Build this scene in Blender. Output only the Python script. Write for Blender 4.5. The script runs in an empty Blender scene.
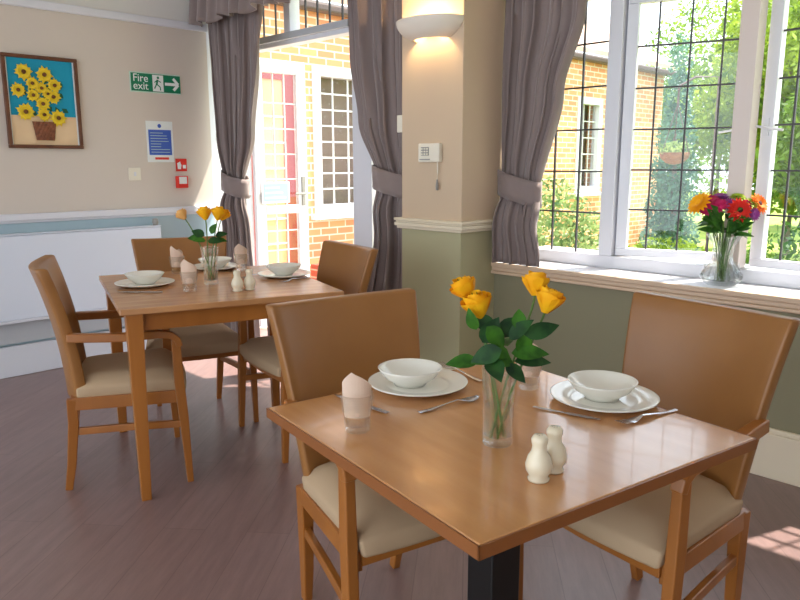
import bpy, bmesh, math, random
from math import sin, cos, pi, radians, sqrt, atan2
from mathutils import Vector, Matrix

# ------------------------------------------------------------------ camera, sky, sun, exposure
SC = bpy.context.scene
COL = SC.collection
cam_d = bpy.data.cameras.new('camera')
cam_d.sensor_width = 36.0
cam_d.lens = 720.0 / 800.0 * 36.0
cam_d.clip_start = 0.02
cam = bpy.data.objects.new('camera', cam_d)
COL.objects.link(cam)
cam.location = (0, 0, 1.34)
P_, Y_, R_ = 0.1866, 0.7933, 0.001
cam.rotation_euler = (Matrix.Rotation(Y_, 3, 'Z') @ Matrix.Rotation(pi / 2 - P_, 3, 'X') @ Matrix.Rotation(-R_, 3, 'Z')).to_euler()
SC.camera = cam

world = bpy.data.worlds.new('world'); SC.world = world
world.use_nodes = True
wn = world.node_tree
bgn = wn.nodes['Background']
bgn.inputs['Color'].default_value = (0.80, 0.90, 1.0, 1)
bgn.inputs['Strength'].default_value = 1.6

sun_d = bpy.data.lights.new('sun', 'SUN')
sun_d.energy = 6.0
sun_d.angle = 0.012
sun_d.color = (1.0, 0.93, 0.82)
sun = bpy.data.objects.new('sun', sun_d)
COL.objects.link(sun)
sd = Vector((-0.36, -1.0, -2.1)).normalized()
sun.rotation_euler = sd.to_track_quat('-Z', 'Y').to_euler()

SC.view_settings.view_transform = 'Standard'
SC.view_settings.look = 'None'
SC.view_settings.gamma = 1.0
SC.view_settings.exposure = 1.2
SC.view_settings.use_curve_mapping = False

# ------------------------------------------------------------------ materials
def srgb(r, g, b):
    f = lambda c: (c / 255 / 12.92) if c / 255 <= 0.04045 else ((c / 255 + 0.055) / 1.055) ** 2.4
    return (f(r), f(g), f(b), 1)

MATS = {}
def mat(name, col, rough=0.5, spec=0.5, metal=0.0, noise=None, noise_scale=8, stretch=(1, 1, 1), bump=0.0, bump_scale=200, coat=0, sheen=0, emit=None):
    m = bpy.data.materials.new(name); m.use_nodes = True
    nt = m.node_tree; b = nt.nodes['Principled BSDF']
    b.inputs['Base Color'].default_value = col
    b.inputs['Roughness'].default_value = rough
    b.inputs['Specular IOR Level'].default_value = spec
    b.inputs['Metallic'].default_value = metal
    b.inputs['Coat Weight'].default_value = coat
    b.inputs['Sheen Weight'].default_value = sheen
    tc = nt.nodes.new('ShaderNodeTexCoord')
    if noise:
        mp = nt.nodes.new('ShaderNodeMapping'); mp.inputs['Scale'].default_value = stretch
        n = nt.nodes.new('ShaderNodeTexNoise'); n.inputs['Scale'].default_value = noise_scale; n.inputs['Detail'].default_value = 5
        r = nt.nodes.new('ShaderNodeValToRGB')
        r.color_ramp.elements[0].position = 0.32; r.color_ramp.elements[1].position = 0.68
        r.color_ramp.elements[0].color = noise; r.color_ramp.elements[1].color = col
        nt.links.new(tc.outputs['Object'], mp.inputs[0]); nt.links.new(mp.outputs[0], n.inputs[0])
        nt.links.new(n.outputs[0], r.inputs[0]); nt.links.new(r.outputs[0], b.inputs['Base Color'])
    if bump:
        n2 = nt.nodes.new('ShaderNodeTexNoise'); n2.inputs['Scale'].default_value = bump_scale; n2.inputs['Detail'].default_value = 3
        bp = nt.nodes.new('ShaderNodeBump'); bp.inputs['Strength'].default_value = bump; bp.inputs['Distance'].default_value = 0.002
        nt.links.new(tc.outputs['Object'], n2.inputs[0]); nt.links.new(n2.outputs[0], bp.inputs['Height'])
        nt.links.new(bp.outputs[0], b.inputs['Normal'])
    if emit:
        b.inputs['Emission Color'].default_value = emit[0]; b.inputs['Emission Strength'].default_value = emit[1]
    MATS[name] = m
    return m

def brick_mat(name, c1, c2, mortar, axes=('Y', 'Z')):
    m = bpy.data.materials.new(name); m.use_nodes = True
    nt = m.node_tree; b = nt.nodes['Principled BSDF']; b.inputs['Roughness'].default_value = 0.85
    g = nt.nodes.new('ShaderNodeTexCoord'); s = nt.nodes.new('ShaderNodeSeparateXYZ'); c = nt.nodes.new('ShaderNodeCombineXYZ')
    nt.links.new(g.outputs['Object'], s.inputs[0])
    nt.links.new(s.outputs[axes[0]], c.inputs[0]); nt.links.new(s.outputs[axes[1]], c.inputs[1])
    t = nt.nodes.new('ShaderNodeTexBrick')
    t.inputs['Color1'].default_value = c1; t.inputs['Color2'].default_value = c2; t.inputs['Mortar'].default_value = mortar
    t.inputs['Scale'].default_value = 1.0; t.inputs['Brick Width'].default_value = 0.225; t.inputs['Row Height'].default_value = 0.075
    t.inputs['Mortar Size'].default_value = 0.008; t.inputs['Bias'].default_value = -0.1
    nt.links.new(c.outputs[0], t.inputs['Vector']); nt.links.new(t.outputs['Color'], b.inputs['Base Color'])
    bp = nt.nodes.new('ShaderNodeBump'); bp.inputs['Strength'].default_value = 0.4; bp.inputs['Distance'].default_value = 0.01
    nt.links.new(t.outputs['Fac'], bp.inputs['Height']); bp.invert = True; nt.links.new(bp.outputs[0], b.inputs['Normal'])
    return m

def pane_mat(name):
    m = bpy.data.materials.new(name); m.use_nodes = True
    nt = m.node_tree; nt.nodes.clear()
    o = nt.nodes.new('ShaderNodeOutputMaterial'); t = nt.nodes.new('ShaderNodeBsdfTransparent'); gl = nt.nodes.new('ShaderNodeBsdfGlossy')
    gl.inputs['Roughness'].default_value = 0.02
    mx = nt.nodes.new('ShaderNodeMixShader'); lw = nt.nodes.new('ShaderNodeLayerWeight'); lw.inputs['Blend'].default_value = 0.5
    pw = nt.nodes.new('ShaderNodeMath'); pw.operation = 'POWER'; pw.inputs[1].default_value = 5.0; nt.links.new(lw.outputs['Facing'], pw.inputs[0])
    fr = nt.nodes.new('ShaderNodeMath'); fr.operation = 'MULTIPLY_ADD'; fr.inputs[1].default_value = 0.9; fr.inputs[2].default_value = 0.04; nt.links.new(pw.outputs[0], fr.inputs[0])
    nt.links.new(fr.outputs[0], mx.inputs[0]); nt.links.new(t.outputs[0], mx.inputs[1]); nt.links.new(gl.outputs[0], mx.inputs[2]); nt.links.new(mx.outputs[0], o.inputs[0])
    return m

def glass_mat(name, tint=(1, 1, 1, 1), trans=0.55):
    m = bpy.data.materials.new(name); m.use_nodes = True
    nt = m.node_tree; nt.nodes.clear()
    o = nt.nodes.new('ShaderNodeOutputMaterial'); t = nt.nodes.new('ShaderNodeBsdfTransparent'); gl = nt.nodes.new('ShaderNodeBsdfGlass')
    gl.inputs['IOR'].default_value = 1.45; gl.inputs['Roughness'].default_value = 0.0
    gl.inputs['Color'].default_value = tint; t.inputs['Color'].default_value = (0.97, 0.98, 0.98, 1)
    mx = nt.nodes.new('ShaderNodeMixShader'); mx.inputs[0].default_value = 1 - trans
    nt.links.new(t.outputs[0], mx.inputs[1]); nt.links.new(gl.outputs[0], mx.inputs[2]); nt.links.new(mx.outputs[0], o.inputs[0])
    return m

def floor_mat():
    m = bpy.data.materials.new('vinyl floor'); m.use_nodes = True
    nt = m.node_tree; b = nt.nodes['Principled BSDF']
    g = nt.nodes.new('ShaderNodeTexCoord')
    mp = nt.nodes.new('ShaderNodeMapping'); mp.inputs['Rotation'].default_value = (0, 0, radians(50))
    nt.links.new(g.outputs['Object'], mp.inputs[0])
    t = nt.nodes.new('ShaderNodeTexBrick')
    t.inputs['Color1'].default_value = srgb(134, 108, 104); t.inputs['Color2'].default_value = srgb(126, 100, 96); t.inputs['Mortar'].default_value = srgb(112, 88, 84)
    t.inputs['Scale'].default_value = 1; t.inputs['Brick Width'].default_value = 1.2; t.inputs['Row Height'].default_value = 0.16; t.inputs['Mortar Size'].default_value = 0.0015
    nt.links.new(mp.outputs[0], t.inputs['Vector'])
    mp2 = nt.nodes.new('ShaderNodeMapping'); mp2.inputs['Scale'].default_value = (1.2, 9, 1)
    nt.links.new(mp.outputs[0], mp2.inputs[0])
    n = nt.nodes.new('ShaderNodeTexNoise'); n.inputs['Scale'].default_value = 3.5; n.inputs['Detail'].default_value = 8; n.inputs['Roughness'].default_value = 0.65
    nt.links.new(mp2.outputs[0], n.inputs[0])
    r = nt.nodes.new('ShaderNodeValToRGB'); r.color_ramp.elements[0].position = 0.3; r.color_ramp.elements[1].position = 0.72
    r.color_ramp.elements[0].color = (0.82, 0.80, 0.82, 1); r.color_ramp.elements[1].color = (1.18, 1.16, 1.15, 1)
    nt.links.new(n.outputs[0], r.inputs[0])
    mx = nt.nodes.new('ShaderNodeMix'); mx.data_type = 'RGBA'; mx.blend_type = 'MULTIPLY'; mx.inputs[0].default_value = 1
    nt.links.new(t.outputs['Color'], mx.inputs[6]); nt.links.new(r.outputs[0], mx.inputs[7])
    nt.links.new(mx.outputs[2], b.inputs['Base Color'])
    b.inputs['Roughness'].default_value = 0.38; b.inputs['Specular IOR Level'].default_value = 1.0
    bp = nt.nodes.new('ShaderNodeBump'); bp.inputs['Strength'].default_value = 0.25; bp.inputs['Distance'].default_value = 0.002
    nt.links.new(n.outputs[0], bp.inputs['Height']); nt.links.new(bp.outputs[0], b.inputs['Normal'])
    return m

def leaf_mat(name, c1, c2, scale=3, transl=0.35):
    m = bpy.data.materials.new(name); m.use_nodes = True
    nt = m.node_tree; b = nt.nodes['Principled BSDF']; b.inputs['Roughness'].default_value = 0.6; b.inputs['Specular IOR Level'].default_value = 0.3
    g = nt.nodes.new('ShaderNodeTexCoord'); n = nt.nodes.new('ShaderNodeTexNoise'); n.inputs['Scale'].default_value = scale; n.inputs['Detail'].default_value = 3
    r = nt.nodes.new('ShaderNodeValToRGB'); r.color_ramp.elements[0].position = 0.35; r.color_ramp.elements[1].position = 0.65
    r.color_ramp.elements[0].color = c1; r.color_ramp.elements[1].color = c2
    nt.links.new(g.outputs['Object'], n.inputs[0]); nt.links.new(n.outputs[0], r.inputs[0]); nt.links.new(r.outputs[0], b.inputs['Base Color'])
    tr = nt.nodes.new('ShaderNodeBsdfTranslucent'); mx = nt.nodes.new('ShaderNodeMixShader'); mx.inputs[0].default_value = transl
    nt.links.new(r.outputs[0], tr.inputs[0]); nt.links.new(b.outputs[0], mx.inputs[1]); nt.links.new(tr.outputs[0], mx.inputs[2])
    nt.links.new(mx.outputs[0], nt.nodes['Material Output'].inputs[0])
    return m

M = dict(
    floor=floor_mat(),
    wall=mat('cream wall paint', srgb(214, 202, 190), 0.8, 0.3),
    frieze=mat('white frieze paint', srgb(224, 220, 214), 0.8, 0.3),
    column=mat('tan wall paint', srgb(208, 184, 156), 0.8, 0.3),
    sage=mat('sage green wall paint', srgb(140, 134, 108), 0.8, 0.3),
    paleblue=mat('pale blue wall paint', srgb(176, 196, 204), 0.8, 0.3),
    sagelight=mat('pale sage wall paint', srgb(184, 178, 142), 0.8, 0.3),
    ceil=mat('white ceiling paint', srgb(236, 234, 230), 0.9, 0.2),
    gloss=mat('white gloss paint', srgb(222, 222, 228), 0.3, 0.5),
    cream=mat('cream gloss paint', srgb(232, 218, 192), 0.35, 0.5),
    mullion=mat('beige painted mullion', srgb(222, 206, 196), 0.35, 0.5),
    sillm=mat('tan sill nosing', srgb(214, 186, 158), 0.4, 0.5),
    lead=mat('lead came', srgb(72, 68, 70), 0.5, 0.5, metal=0.3),
    whitelead=mat('white glazing bar', srgb(225, 225, 225), 0.5),
    rad=mat('radiator enamel', srgb(226, 231, 242), 0.35, 0.5),
    rail_shade_grey=mat('rail and shaded wall grey', srgb(184, 186, 190), 0.6),  # transom rail grey; also the painted shade below the radiator
    curtain=mat('taupe curtain fabric', srgb(136, 120, 116), 0.75, 0.3, bump=0.15, bump_scale=600, sheen=0.4),
    table=mat('oak veneer', srgb(204, 146, 90), 0.22, 0.9, noise=srgb(194, 134, 80), noise_scale=3, stretch=(1.2, 9, 1), coat=0.25),
    table2=mat('beech veneer', srgb(196, 142, 94), 0.27, 0.9, noise=srgb(178, 124, 78), noise_scale=3, stretch=(1.2, 9, 1)),
    wood=mat('honey wood', srgb(168, 104, 44), 0.34, 0.5, noise=srgb(146, 86, 32), noise_scale=6, stretch=(1, 1, 0.12)),
    edge=mat('brown table edge', srgb(136, 80, 36), 0.4, 0.5),
    leather=mat('tan leatherette', srgb(152, 102, 52), 0.36, 0.5, noise=srgb(144, 95, 46), noise_scale=5, bump=0.12, bump_scale=350),
    seat=mat('beige seat fabric', srgb(184, 156, 124), 0.8, 0.3, bump=0.1, bump_scale=400),
    black=mat('black metal', srgb(16, 15, 15), 0.4, 0.5),
    china=mat('white china', srgb(240, 236, 224), 0.12, 0.6),
    cruet=mat('cream china', srgb(226, 212, 184), 0.2, 0.5),
    steel=mat('polished steel', srgb(205, 205, 210), 0.18, 0.5, metal=1),
    napkin=mat('beige paper napkin', srgb(222, 194, 172), 0.85, 0.2),
    pane=pane_mat('window glass'),
    glass=glass_mat('clear glass', trans=0.76),
    water=glass_mat('vase water', (0.96, 0.99, 0.97, 1), trans=0.72),
    leaf=leaf_mat('rose leaf', srgb(34, 78, 18), srgb(62, 116, 26), 30, 0.12),
    leafd=leaf_mat('dark leaf', srgb(18, 50, 22), srgb(38, 80, 30), 30, 0.08),
    stem=mat('green stem', srgb(84, 118, 44), 0.5),
    rose=mat('yellow rose petal', srgb(252, 194, 24), 0.6, 0.3, noise=srgb(248, 164, 10), noise_scale=24),
    peach=mat('peach rose petal', srgb(244, 186, 110), 0.6, 0.3),
    red=mat('red petal', srgb(214, 36, 22), 0.6, 0.3),
    orange=mat('orange petal', srgb(250, 120, 20), 0.6, 0.3),
    yorange=mat('golden petal', srgb(254, 176, 16), 0.6, 0.3),
    magenta=mat('magenta petal', srgb(186, 22, 88), 0.6, 0.3),
    purple=mat('purple petal', srgb(140, 54, 130), 0.6, 0.3),
    lime=mat('lime petal', srgb(166, 186, 40), 0.6, 0.3),
    dark=mat('dark flower centre', srgb(70, 20, 14), 0.8),
    brick=brick_mat('yellow orange brickwork', srgb(228, 150, 108), srgb(234, 176, 120), srgb(238, 222, 200)),
    brickred=brick_mat('red brickwork', srgb(176, 84, 60), srgb(160, 74, 56), srgb(196, 160, 140)),
    tile=mat('pale roof tile', srgb(222, 190, 168), 0.8, noise=srgb(200, 165, 145), noise_scale=3),
    gutter=mat('dark gutter', srgb(90, 74, 70), 0.5),
    paving=mat('patio paving', srgb(214, 204, 190), 0.85, noise=srgb(194, 182, 168), noise_scale=3),
    grass=mat('grass', srgb(128, 158, 60), 0.9, noise=srgb(166, 180, 84), noise_scale=2),
    roomdark=mat('dim room behind the outer window', srgb(150, 132, 122), 0.8),
    maroon=mat('maroon paint', srgb(160, 62, 60), 0.5),
    salmon=mat('salmon door panel', srgb(240, 176, 130), 0.6),
    foliage=leaf_mat('yellow green foliage', srgb(62, 100, 32), srgb(160, 184, 60), 1.1, 0.4),
    foliage2=leaf_mat('mid green foliage', srgb(48, 84, 30), srgb(118, 156, 56), 1.5, 0.35),
    conifer=leaf_mat('blue green conifer', srgb(58, 104, 84), srgb(110, 152, 124), 3, 0.25),
    bush=leaf_mat('sage bush leaves', srgb(80, 116, 62), srgb(170, 190, 120), 4, 0.35),
    bark=mat('grey bark', srgb(150, 138, 124), 0.9, noise=srgb(120, 108, 96), noise_scale=5),
    basket=mat('coir basket', srgb(140, 98, 66), 0.9, noise=srgb(110, 74, 48), noise_scale=30),
    picframe=mat('dark wood picture frame', srgb(110, 66, 40), 0.45, noise=srgb(86, 48, 28), noise_scale=12),
    pic_blue=mat('turquoise canvas', srgb(20, 152, 184), 0.8),
    pic_sand=mat('sand canvas', srgb(232, 200, 158), 0.8),
    pic_yellow=mat('sunflower yellow', srgb(238, 204, 40), 0.7),
    pic_brown=mat('sunflower brown', srgb(110, 66, 24), 0.8),
    pic_green=mat('painted leaf green', srgb(28, 92, 62), 0.7),
    wicker=mat('wicker brown', srgb(150, 92, 60), 0.8, noise=srgb(104, 58, 36), noise_scale=50),
    signgreen=mat('exit sign green', srgb(0, 122, 84), 0.5),
    signwhite=mat('sign white', srgb(236, 240, 238), 0.5),
    signglow=mat('sign pale green', srgb(196, 222, 206), 0.5),
    noticeblue=mat('notice blue', srgb(60, 96, 190), 0.5),
    signred=mat('sign red', srgb(222, 48, 34), 0.5),
    turq=mat('turquoise print', srgb(158, 212, 216), 0.5),
    plastic=mat('ivory plastic', srgb(234, 226, 208), 0.4),
    greyplastic=mat('grey plastic', srgb(150, 146, 140), 0.4),
    bulb=mat('warm bulb', srgb(255, 220, 160), 0.5, emit=((1.0, 0.70, 0.36, 1), 26.0)),
    plaster=mat('plaster lampshade', srgb(232, 220, 204), 0.7),
)

# ------------------------------------------------------------------ mesh helpers
def finish(name, bm, m, parent=None, smooth=False, bevel=0.0, sub=0, solid=0.0):
    bmesh.ops.recalc_face_normals(bm, faces=bm.faces[:])
    me = bpy.data.meshes.new(name); bm.to_mesh(me); bm.free()
    ms = m if isinstance(m, (list, tuple)) else [m]
    for q in ms: me.materials.append(q)
    if smooth:
        for p in me.polygons: p.use_smooth = True
    o = bpy.data.objects.new(name, me); COL.objects.link(o)
    if parent: o.parent = parent
    if solid:
        s = o.modifiers.new('solid', 'SOLIDIFY'); s.thickness = solid; s.offset = 0
    if bevel:
        b = o.modifiers.new('bevel', 'BEVEL'); b.width = bevel; b.segments = 2; b.limit_method = 'ANGLE'; b.angle_limit = radians(40)
    if sub:
        s = o.modifiers.new('sub', 'SUBSURF'); s.levels = sub; s.render_levels = sub
    return o

def box(bm, x0, x1, y0, y1, z0, z1, mi=0):
    v = [bm.verts.new((x, y, z)) for x in (x0, x1) for y in (y0, y1) for z in (z0, z1)]
    for f in ((0, 1, 3, 2), (4, 6, 7, 5), (0, 4, 5, 1), (2, 3, 7, 6), (0, 2, 6, 4), (1, 5, 7, 3)):
        fc = bm.faces.new([v[i] for i in f]); fc.material_index = mi
    return v

def boxo(name, dims, m, parent=None, bevel=0.0):
    bm = bmesh.new(); box(bm, *dims); return finish(name, bm, m, parent, bevel=bevel)

def hexa(bm, bot, top, mi=0):
    """bot, top: four corner points each, same winding"""
    a = [bm.verts.new(p) for p in bot]; b = [bm.verts.new(p) for p in top]
    bm.faces.new(a[::-1]); bm.faces.new(b)
    for i in range(4):
        f = bm.faces.new((a[i], a[(i + 1) % 4], b[(i + 1) % 4], b[i])); f.material_index = mi

def bar(bm, path, sizes, up=(0, 0, 1), mi=0):
    """rectangular section swept along a path; sizes: (w, h) per point; w sideways, h along up"""
    n = len(path); rings = []
    P = [Vector(p) for p in path]
    for i in range(n):
        t = (P[min(i + 1, n - 1)] - P[max(i - 1, 0)]).normalized()
        u = Vector(up); s = t.cross(u)
        if s.length < 1e-4: s = t.cross(Vector((1, 0, 0)))
        s.normalize(); u = s.cross(t).normalized()
        w, h = sizes[i] if isinstance(sizes, list) else sizes
        rings.append([bm.verts.new(P[i] + s * (a * w / 2) + u * (b * h / 2)) for a, b in ((-1, -1), (1, -1), (1, 1), (-1, 1))])
    for i in range(n - 1):
        for k in range(4):
            f = bm.faces.new((rings[i][k], rings[i][(k + 1) % 4], rings[i + 1][(k + 1) % 4], rings[i + 1][k])); f.material_index = mi
    bm.faces.new(rings[0][::-1]); bm.faces.new(rings[-1])

def tube(bm, path, rad, seg=8, mi=0, cap=True):
    P = [Vector(p) for p in path]; n = len(P); rings = []
    ref = Vector((0, 0, 1))
    for i in range(n):
        t = (P[min(i + 1, n - 1)] - P[max(i - 1, 0)]).normalized()
        s = t.cross(ref)
        if s.length < 1e-3: s = t.cross(Vector((1, 0, 0)))
        s.normalize(); u = s.cross(t)
        r = rad[i] if isinstance(rad, (list, tuple)) else rad
        rings.append([bm.verts.new(P[i] + s * (r * cos(2 * pi * k / seg)) + u * (r * sin(2 * pi * k / seg))) for k in range(seg)])
    for i in range(n - 1):
        for k in range(seg):
            f = bm.faces.new((rings[i][k], rings[i][(k + 1) % seg], rings[i + 1][(k + 1) % seg], rings[i + 1][k])); f.material_index = mi
    if cap:
        bm.faces.new(rings[0][::-1]); bm.faces.new(rings[-1])

def lathe(bm, prof, seg=32, c=(0, 0, 0), a0=0.0, a1=2 * pi, sy=1.0, mi=0, mod=None):
    full = abs(a1 - a0 - 2 * pi) < 1e-6
    n = seg if full else seg + 1
    rings = []
    for (r, z) in prof:
        if r < 1e-6:
            rings.append([bm.verts.new((c[0], c[1], c[2] + z))])
        else:
            ring = []
            for k in range(n):
                a = a0 + (a1 - a0) * k / seg
                rr = r * (mod(a, z) if mod else 1)
                ring.append(bm.verts.new((c[0] + rr * cos(a), c[1] + rr * sin(a) * sy, c[2] + z)))
            rings.append(ring)
    for i in range(len(rings) - 1):
        A, B = rings[i], rings[i + 1]
        for k in range(seg):
            k2 = (k + 1) % n
            q = []
            for v in (A[k % len(A)], A[k2 % len(A)], B[k2 % len(B)], B[k % len(B)]):
                if v not in q: q.append(v)
            if len(q) > 2:
                f = bm.faces.new(q); f.material_index = mi

def empty(name, loc, rz=0.0):
    o = bpy.data.objects.new(name, None); COL.objects.link(o)
    o.location = loc; o.rotation_euler = (0, 0, rz); o.empty_display_size = 0.1
    return o

def tag(o, label, cat, group=None, kind=None):
    o['label'] = label; o['category'] = cat
    if group: o['group'] = group
    if kind: o['kind'] = kind
    return o

def struct(o):
    o['kind'] = 'structure'; return o

def tree_copy(root, loc=None, rz=None, label=None, group=None, parent=None):
    r = root.copy(); COL.objects.link(r)
    if parent: r.parent = parent
    for ch in root.children: tree_copy(ch, parent=r)
    if loc is not None: r.location = loc
    if rz is not None: r.rotation_euler = (0, 0, rz)
    if label: r['label'] = label
    if group: r['group'] = group
    return r

# ------------------------------------------------------------------ room shell
XL, YD, YW, YG, XR, ZC = -4.935, 3.15, 3.21, 3.42, 2.6, 2.78
YB = -3.2
CX0, CX1, CY = -2.945, -2.50, 2.915      # pier between door and window

struct(boxo('floor', (XL - 0.1, XR, YB, YD + 0.12, -0.06, 0), M['floor']))
struct(boxo('ceiling', (XL - 0.1, XR, YB, YG + 0.1, ZC, ZC + 0.1), M['ceil']))

wl = struct(boxo('wall_left', (XL - 0.12, XL, YB, 2.87, 0.985, 2.285), M['wall']))
boxo('lower_wall', (XL - 0.12, XL, YB, 2.87, 0, 0.985), M['paleblue'], wl)
boxo('frieze', (XL - 0.12, XL, YB, 2.87, 2.285, ZC), M['frieze'], wl)
struct(boxo('trim_1', (XL, XL + 0.03, YB, 2.87, 2.285, 2.335), M['gloss'], bevel=0.006))      # picture rail
bm = bmesh.new()
box(bm, XL, XL + 0.035, YB, 2.87, 0.99, 1.035); box(bm, XL, XL + 0.02, YB, 2.87, 0.975, 0.995)
struct(finish('trim_2', bm, M['gloss'], bevel=0.008))                                             # dado rail
struct(boxo('baseboard_left', (XL, XL + 0.025, YB, 2.87, 0, 0.2), M['gloss'], bevel=0.006))
struct(boxo('trim_3', (XL - 0.12, XL - 0.002, 2.87, YD, 0, ZC), M['gloss']))                       # white reveal post

# pier
wc = struct(boxo('wall_pier', (CX0, CX1, CY, YG, 1.0, ZC), M['column'], bevel=0.004))
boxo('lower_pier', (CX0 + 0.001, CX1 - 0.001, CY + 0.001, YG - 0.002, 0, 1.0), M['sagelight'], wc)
bm = bmesh.new()
for d, z0, z1 in ((0.022, 0.985, 1.0), (0.032, 1.0, 1.02), (0.026, 1.02, 1.03), (0.034, 1.03, 1.045)):
    box(bm, CX0 - d, CX1 + d, CY - d, 3.22, z0, z1)
for v in bm.verts: v.co.z -= 0.005
struct(finish('trim_4', bm, M['cream'], bevel=0.004))
struct(boxo('baseboard_pier', (CX0 - 0.015, CX1 + 0.015, CY - 0.015, 3.2, 0, 0.22), M['cream'], bevel=0.005))

# window wall: below sill, above head, right part
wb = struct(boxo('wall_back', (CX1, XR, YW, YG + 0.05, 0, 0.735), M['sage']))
boxo('window_head', (CX1, XR, YW, YG + 0.05, 2.2, ZC), M['wall'], wb)
boxo('right_pier', (0.2, XR, YW, YG + 0.05, 0.735, 2.2), M['wall'], wb)
struct(boxo('wall_lintel', (XL - 0.12, CX0, YD, YD + 0.14, 2.56, ZC), M['wall']))
bm = bmesh.new()
box(bm, CX1, XR, YW - 0.025, YW, 0, 0.20); box(bm, CX1, XR, YW - 0.018, YW, 0.20, 0.222)
struct(finish('baseboard_back', bm, M['cream'], bevel=0.004))
# sill with stepped nosing
bm = bmesh.new()
box(bm, CX1 - 0.12, XR, 3.19, 3.44, 0.783, 0.80)
sill = struct(finish('trim_5', bm, M['gloss'], bevel=0.004))
bm = bmesh.new()
box(bm, CX1 - 0.125, XR, 3.178, 3.2, 0.775, 0.799); box(bm, CX1 - 0.12, XR, 3.188, 3.21, 0.752, 0.775); box(bm, CX1 - 0.12, XR, 3.18, 3.21, 0.735, 0.752)
finish('nosing', bm, M['sillm'], sill, bevel=0.005)

struct(boxo('eaves_sunshade', (CX1 - 0.1, XR, YG + 0.05, YG + 0.30, 2.42, 2.50), M['gloss']))    # unseen eaves board, added above the window to shade the floor from sun
# right wall (out of frame) keeps the side light to the windows
struct(boxo('wall_right', (XR, XR + 0.1, YB, YG + 0.05, 0, ZC), M['wall']))

# ------------------------------------------------------------------ big leaded window
ZS, ZH = 0.80, 2.19
win = struct(empty('window_1', (-1.6, YG, ZS)))
def local(bm, o):
    for v in bm.verts: v.co -= o.location
def wpart(name, boxes, m, parent, origin, bevel=0.004):
    bm = bmesh.new()
    for b in boxes: box(bm, *b)
    for v in bm.verts: v.co -= Vector(origin)
    return finish(name, bm, m, parent, bevel=bevel)
O1 = (-1.6, YG, ZS)
wpart('window_frame', [(CX1, 0.2, YG, YG + 0.07, ZS, 0.865), (CX1, 0.2, YG, YG + 0.07, 2.17, 2.25),
                       (CX1, CX1 + 0.06, YG, YG + 0.07, ZS, 2.2), (0.14, 0.2, YG, YG + 0.07, ZS, 2.2),
                       (-1.975, -1.90, YG, YG + 0.07, 0.865, 2.17)], M['gloss'], win, O1)
wpart('outer_sill', [(CX1, 0.2, YG + 0.07, YG + 0.30, 0.78, 0.85)], M['gloss'], win, O1)
wpart('mullion', [(-1.325, -1.245, YG - 0.02, YG + 0.07, 0.865, 2.17)], M['mullion'], win, O1)
wpart('mullion', [(-0.66, -0.58, YG - 0.02, YG + 0.07, 0.865, 2.17)], M['mullion'], win, O1)
def lights(x0, x1, z0, z1, nx, nz, name_parent, origin, y, xs_=None):
    """glass and lead lattice"""
    bm = bmesh.new()
    box(bm, x0, x1, y, y + 0.004, z0, z1)
    for v in bm.verts: v.co -= Vector(origin)
    finish('glass', bm, M['pane'], name_parent)
    bm = bmesh.new()
    for x in (xs_ or [x0 + (x1 - x0) * i / nx for i in range(1, nx)]):
        box(bm, x - 0.004, x + 0.004, y - 0.004, y + 0.008, z0, z1)
    for i in range(1, nz):
        z = z0 + (z1 - z0) * i / nz; box(bm, x0, x1, y - 0.0045, y + 0.0085, z - 0.004, z + 0.004)
    for v in bm.verts: v.co -= Vector(origin)
    finish('lead_lattice', bm, M['lead'], name_parent)
lights(CX1 + 0.06, -1.975, 0.865, 2.17, 3, 6, win, O1, YG + 0.03)
def casement(w, hinge_left, loc, ang):
    """opening sash; local x runs from the hinge"""
    e = empty('casement', (0, 0, 0)); e.parent = win
    e.location = Vector(loc) - Vector(O1); e.rotation_euler = (0, 0, ang)
    s = 1 if hinge_left else -1
    xs = lambda a, b: (min(s * a, s * b), max(s * a, s * b))
    z0, z1 = 0.868, 2.168
    st = 0.054
    bm = bmesh.new()
    box(bm, *xs(0, w), -0.025, 0.025, z0 - ZS, z0 + st - 0.015 - ZS); box(bm, *xs(0, w), -0.025, 0.025, z1 - st - ZS, z1 - ZS)
    box(bm, *xs(0, st), -0.025, 0.025, z0 + st - 0.015 - ZS, z1 - st - ZS); box(bm, *xs(w - st, w), -0.025, 0.025, z0 + st - 0.015 - ZS, z1 - st - ZS)
    finish('sash', bm, M['gloss'], e, bevel=0.004)
    a, b = xs(st, w - st)
    lights(a, b, z0 + st - 0.015 - ZS, z1 - st - ZS, 4, 6, e, (0, 0, 0), -0.002, [s * (st + d_) for d_ in (0.095, 0.245, 0.39)])
    # lever handle on the free stile
    bm = bmesh.new()
    hx = s * (w - st / 2)
    box(bm, hx - 0.012, hx + 0.012, -0.035, -0.025, 0.66, 0.74)
    tube(bm, [(hx, -0.035, 0.70), (hx, -0.06, 0.70), (hx + 0.03 * s, -0.065, 0.705), (hx - 0.09 * s, -0.06, 0.685)], 0.006, 6)
    finish('handle', bm, M['gloss'], e)
    return e
casement(0.575, True, (-1.895, YG + 0.045, ZS), radians(17))
casement(0.575, False, (-0.665, YG + 0.045, ZS), radians(-7))
casement(0.575, True, (-0.575, YG + 0.045, ZS), radians(0))

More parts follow.
